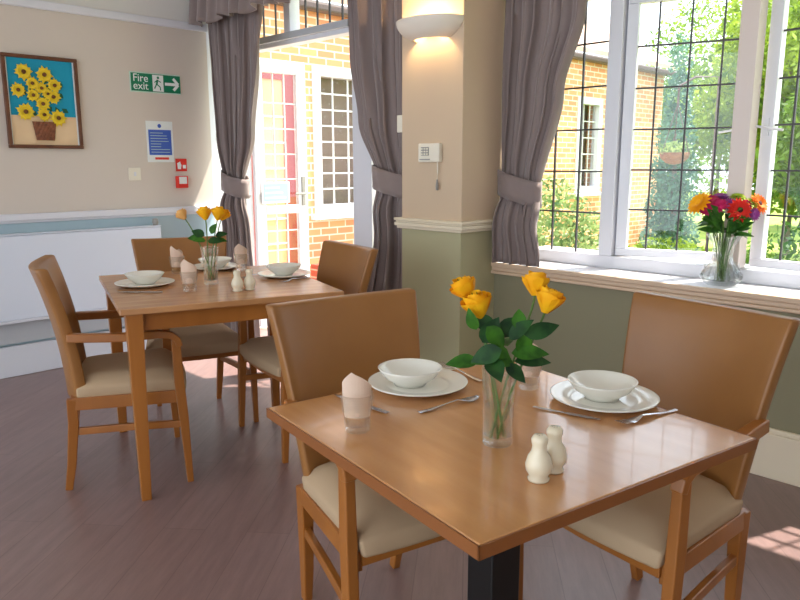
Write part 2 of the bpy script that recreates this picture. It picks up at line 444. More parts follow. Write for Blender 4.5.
# ------------------------------------------------------------------ french door bay
ZT = 2.165
dr = struct(empty('door_1', (-4.2, YD, 0)))
OD = (-4.2, YD, 0)
wpart('door_frame', [(XL - 0.1, XL - 0.03, YD, YD + 0.09, 0, 2.56), (-3.64, -3.46, YD - 0.0, YD + 0.09, 0, 2.56),
                     (XL - 0.1, CX0, YD, YD + 0.09, ZT, ZT + 0.075), (XL - 0.1, CX0, YD, YD + 0.09, 2.5, 2.56),
                     (CX0 - 0.12, CX0, YD, YD + 0.09, 0, 2.56), (-4.36, -4.29, YD, YD + 0.09, ZT + 0.075, 2.5),
                     (-3.46, CX0 - 0.12, YD, YD + 0.09, 0, 0.35)], M['gloss'], dr, OD)
wpart('transom_rail', [(XL - 0.03, -3.64, YD - 0.03, YD, ZT + 0.03, ZT + 0.075)], M['rail_shade_grey'], dr, OD, 0.003)
for a, b, n in ((XL - 0.03, -4.36, 4), (-4.29, -3.64, 5), (-3.46, CX0 - 0.12, 3)):
    lights(a, b, ZT + 0.075, 2.5, n, 1, dr, OD, YD + 0.04)
lights(-3.46, CX0 - 0.12, 0.35, ZT, 3, 7, dr, OD, YD + 0.04)
# open leaf, hinged on the left, swung outwards
lf = empty('door_leaf', (0, 0, 0)); lf.parent = dr
lf.location = Vector((XL - 0.02, YD + 0.1, 0)) - Vector(OD); lf.rotation_euler = (0, 0, radians(86))
LW = 0.49
bm = bmesh.new()
box(bm, 0, 0.09, -0.022, 0.022, 0.02, 2.15); box(bm, LW - 0.09, LW, -0.022, 0.022, 0.02, 2.15)
box(bm, 0.09, LW - 0.09, -0.022, 0.022, 0.02, 0.3); box(bm, 0.09, LW - 0.09, -0.022, 0.022, 2.05, 2.15); box(bm, 0.09, LW - 0.09, -0.022, 0.022, 0.94, 1.01)
finish('leaf_frame', bm, M['gloss'], lf, bevel=0.004)
bm = bmesh.new(); box(bm, 0.09, LW - 0.09, -0.003, 0.003, 0.3, 2.05); finish('glass', bm, M['pane'], lf)
bm = bmesh.new()
for i in (1, 2):
    x = 0.09 + (LW - 0.18) * i / 3; box(bm, x - 0.005, x + 0.005, -0.007, 0.007, 0.3, 2.05)
for z in (0.47, 0.64, 0.80, 1.22, 1.42, 1.62, 1.82): box(bm, 0.09, LW - 0.09, -0.0075, 0.0075, z - 0.005, z + 0.005)
finish('lead_lattice', bm, M['whitelead'], lf)
bm = bmesh.new(); box(bm, LW - 0.06, LW - 0.03, -0.032, -0.022, 1.0, 1.24); tube(bm, [(LW - 0.045, -0.03, 1.1), (LW - 0.045, -0.07, 1.1), (LW - 0.15, -0.07, 1.1)], 0.008, 8)
finish('handle', bm, M['greyplastic'], lf)

# ------------------------------------------------------------------ curtains
def curtain(name, label, edges, y, folds, amp, tie_z, seed, group=None, thick=0.006, flare=0.0):
    """edges: list of (z, xl, xr) from the top down; y plane; folds across"""
    rnd = random.Random(seed)
    root = empty(name, ((edges[0][1] + edges[0][2]) / 2, y, edges[-1][0]))
    org = Vector(root.location)
    NU, NV = folds * 14, 60
    z1, z0 = edges[0][0], edges[-1][0]
    ph = [rnd.uniform(-0.5, 0.5) for _ in range(folds + 2)]
    def ed(z):
        for i in range(len(edges) - 1):
            a, b = edges[i], edges[i + 1]
            if a[0] >= z >= b[0]:
                t = (a[0] - z) / max(a[0] - b[0], 1e-6); t = t * t * (3 - 2 * t)
                return a[1] + (b[1] - a[1]) * t, a[2] + (b[2] - a[2]) * t
        return edges[-1][1], edges[-1][2]
    bm = bmesh.new(); G = []
    wmax = max(e[2] - e[1] for e in edges)
    for j in range(NV + 1):
        z = z1 + (z0 - z1) * j / NV
        a, b = ed(z); w = b - a
        row = []
        for i in range(NU + 1):
            u = i / NU
            f = u * folds
            k = int(f); p = ph[min(k, folds)]
            A = amp * (0.65 + 0.35 * sin(3.1 * k + seed)) * (0.75 + 0.25 * min(1, w / wmax))
            phase = 2 * pi * f + 0.6 * p * sin(2.2 * (z - z0)) + 0.5 * sin(1.7 * k + 2.5 * z)
            yy = A * sin(phase) + 0.35 * A * sin(2.3 * phase + 1.3 * z)
            xx = a + w * u + 0.25 * A * sin(2 * phase)
            if tie_z is not None:
                g = math.exp(-((z - tie_z) / 0.07) ** 2)
                yy = yy * (1 - 0.75 * g)
                yy += -0.02 * math.exp(-((z - tie_z + 0.16) / 0.09) ** 2)
            if flare and z < tie_z: yy += flare * min(1, (tie_z - z) / 0.25)
            row.append(bm.verts.new((xx - org.x, yy, z - org.z)))
        G.append(row)
    for j in range(NV):
        for i in range(NU):
            bm.faces.new((G[j][i], G[j][i + 1], G[j + 1][i + 1], G[j + 1][i]))
    finish('drape', bm, M['curtain'], root, smooth=True, solid=thick)
    if tie_z is not None:
        a, b = ed(tie_z); cx, hw = (a + b) / 2 - org.x, (b - a) / 2 + 0.018
        bm = bmesh.new(); rings = []
        n = 40
        for j in range(5):
            row = []
            for k in range(n):
                an = 2 * pi * k / n
                sag = -0.03 * sin(an) * 0 + 0.035 * cos(an) * (1 if a < b else 1)
                zz = tie_z - org.z + (j / 4 - 0.5) * 0.135 + sag * -1
                bulge = 1 + 0.0 * j
                row.append(bm.verts.new((cx + hw * cos(an) * bulge, (amp + 0.03) * sin(an) * 0.85 + 0.004 * sin(9 * an + j), zz)))
            rings.append(row)
        for j in range(4):
            for k in range(n): bm.faces.new((rings[j][k], rings[j][(k + 1) % n], rings[j + 1][(k + 1) % n], rings[j + 1][k]))
        finish('tieback', bm, M['curtain'], root, smooth=True, solid=0.008)
    return tag(root, label, 'curtain', group)

curtain('curtain', 'long taupe curtain tied back left of the patio doors, beside the call point',
        [(2.42, -4.90, -4.24), (2.0, -4.87, -4.27), (1.55, -4.83, -4.35), (1.20, -4.74, -4.50), (0.95, -4.78, -4.45), (0.06, -4.85, -4.40)], 2.87, 8, 0.062, 1.20, 3)
curtain('curtain', 'long taupe curtain tied back between the patio doors and the tan pier',
        [(2.42, -3.53, -2.98), (2.0, -3.51, -2.98), (1.6, -3.44, -2.98), (1.24, -3.28, -2.98), (0.95, -3.32, -2.98), (0.06, -3.52, -2.99)], 3.03, 6, 0.055, 1.235, 5)
curtain('curtain', 'shorter taupe curtain tied back at the garden window, reaching the sill',
        [(2.5, -2.485, -1.97), (2.1, -2.485, -2.02), (1.7, -2.485, -2.14), (1.22, -2.49, -2.25), (1.05, -2.497, -2.22), (0.803, -2.499, -2.17)], 3.245, 6, 0.04, 1.21, 8, flare=-0.06)

# valance over the patio doors
root = empty('valance', (-4.0, 2.74, 2.25)); bm = bmesh.new(); G = []
NU = 220
for j in range(13):
    t = j / 12; row = []
    for i in range(NU + 1):
        u = i / NU; x = XL + 0.01 + u * 1.93
        zb = 2.30 + 0.012 * sin(30 * u) + 0.012 * sin(57 * u + 1) + 0.02 * u
        z = zb + (2.66 - zb) * t
        fold = (0.035 * (1 - 0.5 * t)) * sin(95 * u + 0.7 * sin(9 * u)) + 0.01 * sin(210 * u)
        curve = 0.10 * max(0, 1 - u / 0.05) ** 2
        row.append(bm.verts.new((x + 4.0, fold - 0.02 * (1 - t) + curve, z - 2.25)))
    G.append(row)
for j in range(12):
    for i in range(NU): bm.faces.new((G[j][i], G[j][i + 1], G[j + 1][i + 1], G[j + 1][i]))
finish('gathered_cloth', bm, M['curtain'], root, smooth=True, solid=0.006)
boxo('pelmet_board', (-0.925, 0.99, 0.05, 0.30, 0.41, 0.43), M['gloss'], root)
tag(root, 'gathered taupe valance hanging across the top of the patio doors', 'valance')

# ------------------------------------------------------------------ wall items
# radiator
r = empty('radiator', (XL, 1.2, 0.3))
bm = bmesh.new(); box(bm, 0.04, 0.085, -1.9, 1.19, 0.075, 0.605); finish('panel', bm, M['rad'], r, bevel=0.008)
bm = bmesh.new(); box(bm, 0.03, 0.09, -1.9, 1.19, 0.607, 0.615); finish('top_grille', bm, M['rad'], r, bevel=0.003)
bm = bmesh.new(); box(bm, 0.03, 0.09, -1.9, 1.19, 0.058, 0.075); finish('bottom_lip', bm, M['gloss'], r, bevel=0.003)
bm = bmesh.new(); box(bm, 0.001, 0.04, -1.8, 1.1, -0.08, 0.5); finish('shaded_wall_strip', bm, M['rail_shade_grey'], r)  # grey sheet standing in for the shaded wall under the radiator
bm = bmesh.new(); lathe(bm, [(0, 0), (0.018, 0), (0.022, 0.02), (0.018, 0.045), (0, 0.048)], 16, (0.06, 1.16, 0.616)); finish('valve_knob', bm, M['greyplastic'], r, smooth=True)
tag(r, 'long white panel radiator on the left wall under the dado rail', 'radiator')

# sunflower picture
def disc_flower(bm, y, z, R, n, x, seed, mi_p=0, mi_c=1):
    rnd = random.Random(seed)
    for layer in range(2):
        for k in range(n):
            a = 2 * pi * (k + 0.5 * layer) / n + rnd.uniform(-0.15, 0.15); r2 = R * rnd.uniform(0.85, 1.05) * (1 - 0.2 * layer)
            c, s = cos(a), sin(a); w = R * 0.22
            pts = [(0.15 * R, -w * 0.5, 0.0), (0.6 * R, -w, 0.008), (r2, 0, 0.003), (0.6 * R, w, 0.008), (0.15 * R, w * 0.5, 0.0)]
            vs = [bm.verts.new((x + 0.004 * layer + h, y + p * c - q * s, z + p * s + q * c)) for p, q, h in pts]
            f = bm.faces.new(vs); f.material_index = mi_p
    lathe_pts = [(R * 0.24, 0.004), (R * 0.2, 0.012), (0, 0.015)]
    rings = []
    for rr, h in lathe_pts:
        rings.append([bm.verts.new((x + 0.006 + h, y + rr * cos(2 * pi * k / 10), z + rr * sin(2 * pi * k / 10))) for k in range(10)] if rr > 0 else [bm.verts.new((x + 0.006 + h, y, z))])
    for i in range(2):
        A, B = rings[i], rings[i + 1]
        for k in range(10):
            q = [A[k], A[(k + 1) % 10], B[(k + 1) % len(B)]]
            if len(B) > 1: q.append(B[k])
            f = bm.faces.new(q); f.material_index = mi_c
p = empty('picture', (XL, 1.69, 1.44)); W2, HH = 0.225, 0.565
bm = bmesh.new(); t = 0.022
box(bm, 0.001, 0.028, -W2, W2, 0, t); box(bm, 0.001, 0.028, -W2, W2, HH - t, HH); box(bm, 0.001, 0.028, -W2, -W2 + t, t, HH - t); box(bm, 0.001, 0.028, W2 - t, W2, t, HH - t)
finish('picture_frame', bm, M['picframe'], p, bevel=0.004)
bm = bmesh.new(); box(bm, 0.002, 0.012, -W2 + t, W2 - t, t, 0.20); box(bm, 0.002, 0.0119, -W2 + t, W2 - t, 0.20, HH - t, 1)
for e in (-W2 + t, W2 - t - 0.008): box(bm, 0.002, 0.014, e, e + 0.008, t, HH - t, 2)
finish('canvas', bm, [M['pic_sand'], M['pic_blue'], M['signwhite']], p)
bm = bmesh.new()
rnd = random.Random(4)
vs = []
for k in range(26):
    y, z = rnd.uniform(-0.12, 0.13), rnd.uniform(0.19, 0.44); a = rnd.uniform(0, 2 * pi); L, w = 0.05, 0.016
    q = [(-L / 2, 0), (0, -w), (L / 2, 0), (0, w)]
    bm.faces.new([bm.verts.new((0.0135 + 0.0004 * k / 4, y + a1 * cos(a) - b1 * sin(a), z + a1 * sin(a) + b1 * cos(a))) for a1, b1 in q])
finish('painted_leaves', bm, M['pic_green'], p)
bm = bmesh.new()
vs = []
for j in range(7):
    row = []
    z = 0.05 + 0.115 * j / 6; hw = 0.055 + 0.017 * j / 6
    for i in range(13):
        u = i / 12 * 2 - 1; row.append(bm.verts.new((0.014 + 0.014 * sqrt(max(0, 1 - u * u)) + 0.003 * ((i + j) % 2), u * hw - 0.005, z)))
    vs.append(row)
for j in range(6):
    for i in range(12): bm.faces.new((vs[j][i], vs[j][i + 1], vs[j + 1][i + 1], vs[j + 1][i]))
finish('painted_basket', bm, M['wicker'], p)
px2 = lambda px, py: ((px - 222) / 345 * 0.41, HH - 0.03 - (py - 75) / 455 * 0.50)
for i, (a, b, R) in enumerate([(135, 142, 46), (236, 150, 46), (172, 202, 36), (283, 206, 40), (100, 243, 40), (216, 225, 34), (172, 266, 36), (245, 255, 30), (272, 270, 40), (216, 312, 40), (128, 360, 48), (218, 372, 38), (290, 388, 46)]):
    y, z = px2(a, b); bm = bmesh.new(); disc_flower(bm, y, z, R / 345 * 0.43, 11, 0.017 + 0.0006 * (i % 5), i)
    finish('sunflower', bm, [M['pic_yellow'], M['pic_brown']], p)
tag(p, 'framed picture of yellow sunflowers in a wicker basket on the left wall', 'picture')

def text_mesh(body, size, m, parent, loc, rot, name='lettering', ext=0.0008, align='LEFT'):
    cu = bpy.data.curves.new(name, 'FONT'); cu.body = body; cu.size = size; cu.extrude = ext; cu.align_x = align
    tmp = bpy.data.objects.new('tmp_text', cu); COL.objects.link(tmp)
    dg = bpy.context.evaluated_depsgraph_get(); dg.update()
    me = bpy.data.meshes.new_from_object(tmp.evaluated_get(dg)); me.materials.clear(); me.materials.append(m)
    bpy.data.objects.remove(tmp); bpy.data.curves.remove(cu)
    o = bpy.data.objects.new(name, me); COL.objects.link(o); o.parent = parent; o.location = loc; o.rotation_euler = rot
    return o
# wall at x = XL faces +x; text reads along +y
WROT = (pi / 2, 0, pi / 2)
s = empty('exit_sign', (XL, 2.455, 1.83)); SW, SH = 0.188, 0.135
bm = bmesh.new(); box(bm, 0.001, 0.006, -SW, SW, 0, SH); finish('sign_plate', bm, M['signglow'], s, bevel=0.002)
bm = bmesh.new(); box(bm, 0.006, 0.008, -SW + 0.008, SW - 0.004, 0.008, SH - 0.008); finish('green_field', bm, M['signgreen'], s)
text_mesh('Fire', 0.072, M['signwhite'], s, (0.009, -SW + 0.02, 0.072), WROT)
text_mesh('exit', 0.072, M['signwhite'], s, (0.009, -SW + 0.02, 0.02), WROT)
bm = bmesh.new(); box(bm, 0.008, 0.0095, -0.025, 0.055, 0.012, SH - 0.012); finish('pictogram_panel', bm, M['signwhite'], s)
bm = bmesh.new()
def flat(bm, pts, x): bm.faces.new([bm.verts.new((x, a, b)) for a, b in pts])
lathe_c = [(0.016 + 0.009 * cos(2 * pi * k / 12), 0.105 + 0.009 * sin(2 * pi * k / 12)) for k in range(12)]
flat(bm, lathe_c, 0.0105)
for a, b, w in (((0.012, 0.092), (0.004, 0.058), 0.014), ((0.012, 0.088), (0.036, 0.075), 0.006), ((0.01, 0.088), (-0.012, 0.072), 0.006), ((0.006, 0.06), (0.03, 0.042), 0.008), ((0.03, 0.042), (0.03, 0.02), 0.008), ((0.003, 0.06), (-0.014, 0.03), 0.008)):
    dx, dz = b[0] - a[0], b[1] - a[1]; L = sqrt(dx * dx + dz * dz); nx, nz = -dz / L * w / 2, dx / L * w / 2
    flat(bm, [(a[0] + nx, a[1] + nz), (a[0] - nx, a[1] - nz), (b[0] - nx, b[1] - nz), (b[0] + nx, b[1] + nz)], 0.0105)
finish('running_figure', bm, M['signgreen'], s)
bm = bmesh.new()
c = 0.118; h = 0.067
for a, b in (((-0.052 + c, h), (0.05 + c, h)), ((0.012 + c, h + 0.04), (0.05 + c, h)), ((0.012 + c, h - 0.04), (0.05 + c, h))):
    dx, dz = b[0] - a[0], b[1] - a[1]; L = sqrt(dx * dx + dz * dz); w = 0.02; nx, nz = -dz / L * w / 2, dx / L * w / 2
    flat(bm, [(a[0] + nx, a[1] + nz), (a[0] - nx, a[1] - nz), (b[0] - nx, b[1] - nz), (b[0] + nx, b[1] + nz)], 0.009 + 0.0001 * len(bm.faces))
finish('arrow', bm, M['signwhite'], s)
tag(s, 'green fire exit sign with a white arrow, high on the left wall', 'sign')

n = empty('notice', (XL, 2.462, 1.355)); bm = bmesh.new(); box(bm, 0.001, 0.004, -0.1, 0.1, 0, 0.285); finish('sheet', bm, M['signwhite'], n)
bm = bmesh.new(); box(bm, 0.004, 0.0055, -0.085, 0.085, 0.05, 0.225); finish('blue_panel', bm, M['noticeblue'], n)
bm = bmesh.new()
rnd = random.Random(2)
for k in range(8):
    z = 0.068 + k * 0.019; a = -0.072; b = rnd.uniform(0.0, 0.075); box(bm, 0.0055, 0.0062, a, b, z, z + 0.0035)
finish('printed_lines', bm, M['signglow'], n)
bm = bmesh.new(); box(bm, 0.004, 0.0055, -0.045, 0.06, 0.018, 0.034); finish('red_line', bm, M['signred'], n)
bm = bmesh.new(); flat(bm, [(0.014 * cos(2 * pi * k / 20), 0.252 + 0.014 * sin(2 * pi * k / 20)) for k in range(20)], 0.0045); finish('round_emblem', bm, M['noticeblue'], n)
tag(n, 'white notice with a blue panel of small print, below the exit sign', 'notice')

c = empty('fire_call_point', (XL, 2.605, 1.17)); bm = bmesh.new(); box(bm, 0.001, 0.035, -0.043, 0.043, 0, 0.086); finish('housing', bm, M['signred'], c, bevel=0.005)
bm = bmesh.new(); box(bm, 0.035, 0.038, -0.03, 0.03, 0.03, 0.08); finish('break_panel', bm, M['signwhite'], c)
tag(c, 'red square fire call point on the left wall next to the curtain', 'alarm call point')
c = empty('fire_action_sign', (XL, 2.615, 1.29)); bm = bmesh.new(); box(bm, 0.001, 0.005, -0.043, 0.043, 0, 0.09); finish('plate', bm, M['signred'], c)
bm = bmesh.new(); flat(bm, [(-0.03, 0.015), (-0.005, 0.015), (0.0, 0.045), (-0.01, 0.07), (-0.033, 0.058)], 0.006); flat(bm, [(0.01, 0.02), (0.035, 0.02), (0.035, 0.045), (0.01, 0.045)], 0.006); finish('pictogram', bm, M['signwhite'], c)
tag(c, 'small red and white fire action sign just above the call point', 'sign')
c = empty('wall_switch', (XL, 2.257, 1.23)); bm = bmesh.new(); box(bm, 0.001, 0.012, -0.044, 0.044, 0, 0.088); finish('switch_plate', bm, M['plastic'], c, bevel=0.004)
bm = bmesh.new(); box(bm, 0.012, 0.017, -0.008, 0.008, 0.03, 0.058); finish('rocker', bm, M['gloss'], c, bevel=0.002)
tag(c, 'ivory light switch on the left wall below the notice', 'switch')

# uplighter on the pier
lx, lz = -2.715, 2.09
c = empty('wall_light', (lx, CY, lz - 0.11))
bm = bmesh.new(); prof = []
for k in range(11):
    a = (0.36 + 0.64 * k / 10) * pi / 2; prof.append((0.215 * sin(a), 0.115 * (1 - cos(a) ** 1.2) if False else 0.115 * (1 - cos(a))))
prof = [(r_, z_ - prof[0][1]) for r_, z_ in prof]
outer = prof; inner = [(max(r_ - 0.008, 0.01), z_ + 0.002) for r_, z_ in prof][::-1]
lathe(bm, outer + inner + [outer[0]], 40, (0, 0, 0), pi, 2 * pi, sy=0.78)
finish('bowl_shade', bm, M['plaster'], c, smooth=True)
bm = bmesh.new(); lathe(bm, [(0, -0.03), (0.026, -0.015), (0.03, 0), (0.026, 0.015), (0, 0.03)], 16, (0, -0.075, 0.035)); finish('bulb', bm, M['bulb'], c, smooth=True)
bm = bmesh.new(); box(bm, -0.03, 0.03, -0.05, 0, 0.02, 0.06); finish('bracket', bm, M['gloss'], c)
tag(c, 'plaster half bowl wall light glowing on the tan pier', 'wall light')
L = bpy.data.lights.new('lamp', 'POINT'); L.energy = 13; L.color = (1.0, 0.72, 0.38); L.shadow_soft_size = 0.03
lo = bpy.data.objects.new('lamp', L); COL.objects.link(lo); lo.parent = c; lo.location = (0, -0.075, 0.045)

c = empty('thermostat', (-2.70, CY, 1.35)); bm = bmesh.new(); box(bm, -0.09, 0.065, -0.03, 0, 0, 0.1); finish('case', bm, M['plastic'], c, bevel=0.006)
bm = bmesh.new(); box(bm, -0.065, -0.01, -0.033, -0.03, 0.035, 0.08); finish('display', bm, M['greyplastic'], c)
bm = bmesh.new()
for i in range(3):
    for j in range(3): box(bm, -0.062 + i * 0.019, -0.05 + i * 0.019, -0.036, -0.033, 0.038 + j * 0.014, 0.047 + j * 0.014)
finish('button_pad', bm, M['plastic'], c)
bm = bmesh.new(); box(bm, -0.075, 0.0, -0.034, -0.03, 0.012, 0.017); finish('slot', bm, M['greyplastic'], c)
tag(c, 'ivory nurse call unit with a small keypad on the tan pier', 'wall unit')
c = empty('pull_cord', (-2.655, CY, 1.2)); bm = bmesh.new()
tube(bm, [(0, -0.02, 0.15), (0.003, -0.02, 0.1), (0, -0.02, 0.055)], 0.003, 6); finish('cord', bm, M['plastic'], c)
bm = bmesh.new(); lathe(bm, [(0, 0.0), (0.007, 0.003), (0.009, 0.02), (0.004, 0.058), (0, 0.06)], 12, (0, -0.02, 0)); finish('pull', bm, M['greyplastic'], c, smooth=True)
tag(c, 'short cord with a grey pull hanging below the ivory wall unit', 'pull cord')
c = boxo('junction_box', (-0.045, 0.0, -0.04, 0.04, 0, 0.095), M['plastic'], bevel=0.003); c.location = (CX0 - 0.001, CY + 0.045, 1.515)
tag(c, 'small ivory box on the left side of the pier, beside the curtain', 'wall box')

# ------------------------------------------------------------------ chairs
def make_chair():
    root = empty('dining_chair', (0, 0, 0))
    # concave tapered backrest
    bm = bmesh.new(); NU, NV = 14, 12
    def hw(v): return 0.188 + 0.068 * v ** 0.9
    def xb(u, v): return -0.205 - 0.030 * v - 0.075 * v ** 2.2 + 0.045 * u * u
    def zz(u, v): return 0.375 + 0.57 * v - 0.008 * (1 - u * u) * v
    F = []; B = []
    for j in range(NV + 1):
        v = j / NV; rf = []; rb = []
        for i in range(NU + 1):
            u = 2 * i / NU - 1
            th = 0.022
            rf.append(bm.verts.new((xb(u, v) + th, u * hw(v) * 0.985, zz(u, v)))); rb.append(bm.verts.new((xb(u, v) - th, u * hw(v), zz(u, v))))
        F.append(rf); B.append(rb)
    for j in range(NV):
        for i in range(NU):
            bm.faces.new((F[j][i], F[j][i + 1], F[j + 1][i + 1], F[j + 1][i])); bm.faces.new((B[j][i], B[j + 1][i], B[j + 1][i + 1], B[j][i + 1]))
        bm.faces.new((F[j][0], F[j + 1][0], B[j + 1][0], B[j][0])); bm.faces.new((F[j][NU], B[j][NU], B[j + 1][NU], F[j + 1][NU]))
    for i in range(NU):
        bm.faces.new((F[0][i], B[0][i], B[0][i + 1], F[0][i + 1])); bm.faces.new((F[NV][i], F[NV][i + 1], B[NV][i + 1], B[NV][i]))
    finish('backrest', bm, M['leather'], root, smooth=True, bevel=0.009)
    # cushion
    bm = bmesh.new(); n = 10
    T = []; Bt = []
    for j in range(n + 1):
        v = j / n; x = -0.185 + 0.425 * v; w = 0.205 + 0.05 * v
        rt = []; rb = []
        for i in range(n + 1):
            u = 2 * i / n - 1
            e = (1 - abs(u) ** 6) * (1 - abs(2 * v - 1) ** 8)
            xo = x + (0.02 * (1 - u * u) if j == n else 0) * 1
            rt.append(bm.verts.new((xo, u * w, 0.445 + 0.045 * e ** 0.5))); rb.append(bm.verts.new((xo, u * w * 0.96, 0.395)))
        T.append(rt); Bt.append(rb)
    for j in range(n):
        for i in range(n):
            bm.faces.new((T[j][i], T[j][i + 1], T[j + 1][i + 1], T[j + 1][i])); bm.faces.new((Bt[j][i], Bt[j + 1][i], Bt[j + 1][i + 1], Bt[j][i + 1]))
        bm.faces.new((T[j][0], T[j + 1][0], Bt[j + 1][0], Bt[j][0])); bm.faces.new((T[j][n], Bt[j][n], Bt[j + 1][n], T[j + 1][n]))
        bm.faces.new((T[0][j], Bt[0][j], Bt[0][j + 1], T[0][j + 1])); bm.faces.new((T[n][j], T[n][j + 1], Bt[n][j + 1], Bt[n][j]))
    finish('seat', bm, M['seat'], root, smooth=True, bevel=0.01)
    # wooden seat rails
    bm = bmesh.new()
    for sgn in (-1, 1): bar(bm, [(-0.2, sgn * 0.19, 0.377), (0.215, sgn * 0.245, 0.377)], (0.022, 0.054))
    bar(bm, [(0.215, -0.24, 0.385), (0.225, 0, 0.385), (0.215, 0.24, 0.385)], (0.02, 0.035)); bar(bm, [(-0.2, -0.19, 0.37), (-0.2, 0.19, 0.37)], (0.02, 0.06))
    finish('seat_frame', bm, M['wood'], root, bevel=0.003)
    for sgn in (-1, 1):
        bm = bmesh.new()   # rear leg
        bar(bm, [(-0.245, sgn * 0.165, 0), (-0.225, sgn * 0.172, 0.12), (-0.205, sgn * 0.182, 0.3), (-0.205, sgn * 0.188, 0.40)], [(0.026, 0.03), (0.032, 0.036), (0.036, 0.042), (0.03, 0.04)], up=(1, 0, 0))
        finish('leg', bm, M['wood'], root, bevel=0.004)
        bm = bmesh.new()   # front leg rising to carry the arm
        bar(bm, [(0.235, sgn * 0.277, 0), (0.222, sgn * 0.274, 0.3), (0.212, sgn * 0.272, 0.45), (0.208, sgn * 0.272, 0.628)], [(0.024, 0.026), (0.032, 0.038), (0.032, 0.04), (0.028, 0.036)], up=(1, 0, 0))
        finish('leg', bm, M['wood'], root, bevel=0.004)
        bm = bmesh.new()   # arm with a rounded front corner
        pth = [(0.222, sgn * 0.273, 0.60), (0.214, sgn * 0.273, 0.630), (0.19, sgn * 0.272, 0.650), (0.14, sgn * 0.268, 0.657), (0.0, sgn * 0.252, 0.652), (-0.20, sgn * 0.226, 0.662)]
        bar(bm, pth, [(0.034, 0.026), (0.036, 0.028), (0.038, 0.03), (0.04, 0.032), (0.04, 0.034), (0.034, 0.036)], up=(0, 0, 1) if False else (0.25, 0, 1))
        finish('arm', bm, M['wood'], root, bevel=0.005)
        bm = bmesh.new()
        bar(bm, [(-0.215, sgn * 0.178, 0.255), (0.0, sgn * 0.224, 0.262), (0.222, sgn * 0.270, 0.262)], (0.02, 0.03))
        finish('stretcher', bm, M['wood'], root, bevel=0.003)
    return root
GC = 'wooden armchairs around the two dining tables'
chair = make_chair()
chair.location = (-1.394, 1.345, 0); chair.rotation_euler = (0, 0, -0.184)
tag(chair, 'tan armchair on the left side of the nearest table, next to the empty tumbler', 'chair', GC)
chair['label'] = 'tan armchair left of the nearest table, back turned to the far table'
for loc, rz, lab in (((-0.875, 1.80, 0), -1.759, 'tan armchair on the window side of the nearest table, below the bouquet on the sill'),
                     ((-3.045, 1.279, 0), 1.186, 'tan armchair nearest the picture wall, turned side-on with both arms showing'),
                     ((-3.438, 1.827, 0), -0.364, 'tan armchair at the far table, its back against the radiator end'),
                     ((-2.796, 2.083, 0), -1.778, 'tan armchair at the far table with its back to the open patio doors')):
    tree_copy(chair, loc, rz, lab, GC)

# ------------------------------------------------------------------ tables
t = empty('dining_table', (-0.978, 1.28, 0), -0.1742)
S = 0.40
bm = bmesh.new(); box(bm, -S + 0.004, S - 0.004, -S + 0.004, S - 0.004, 0.722, 0.75); finish('tabletop', bm, M['table'], t, bevel=0.003)
bm = bmesh.new()
for a in ((-S, S, -S, -S + 0.004), (-S, S, S - 0.004, S), (-S, -S + 0.004, -S, S), (S - 0.004, S, -S, S)): box(bm, *a, 0.7245, 0.7485)
finish('edging', bm, M['edge'], t)
bm = bmesh.new(); box(bm, -0.045, 0.045, -0.045, 0.045, 0.03, 0.70); finish('pedestal', bm, M['black'], t, bevel=0.004)
bm = bmesh.new(); box(bm, -0.2, 0.2, -0.2, 0.2, 0.702, 0.72); finish('mounting_plate', bm, M['black'], t)
bm = bmesh.new(); hexa(bm, [(-0.26, -0.26, 0), (0.26, -0.26, 0), (0.26, 0.26, 0), (-0.26, 0.26, 0)], [(-0.25, -0.25, 0.03), (0.25, -0.25, 0.03), (0.25, 0.25, 0.03), (-0.25, 0.25, 0.03)])
finish('base_plate', bm, M['black'], t, bevel=0.004)
tag(t, 'square wooden pedestal table in the foreground on a black post', 'table')

t = empty('dining_table', (-2.953, 1.6935, 0), 1.2587)
A, B, TH = 0.457, 0.479, 0.80
bm = bmesh.new(); box(bm, -A, A, -B, B, TH - 0.025, TH); finish('tabletop', bm, M['table2'], t, bevel=0.004)
bm = bmesh.new(); i = 0.06
for a in ((-A + i, A - i, -B + i - 0.01, -B + i + 0.012), (-A + i, A - i, B - i - 0.012, B - i + 0.01), (-A + i - 0.01, -A + i + 0.012, -B + i, B - i), (A - i - 0.012, A - i + 0.01, -B + i, B - i)): box(bm, *a, TH - 0.10, TH - 0.026)
finish('apron', bm, M['wood'], t, bevel=0.002)
for sx in (-1, 1):
    for sy in (-1, 1):
        cx_, cy_ = sx * (A - 0.055), sy * (B - 0.055)
        q = lambda h, x, y, z: [(x - h, y - h, z), (x + h, y - h, z), (x + h, y + h, z), (x - h, y + h, z)]
        bm = bmesh.new(); hexa(bm, q(0.019, cx_, cy_, 0), q(0.032, cx_, cy_, TH - 0.026)); finish('leg', bm, M['wood'], t, bevel=0.003)
tag(t, 'square wooden four-legged table at the back by the patio doors', 'table')
Z1, Z2 = 0.7505, TH + 0.0005

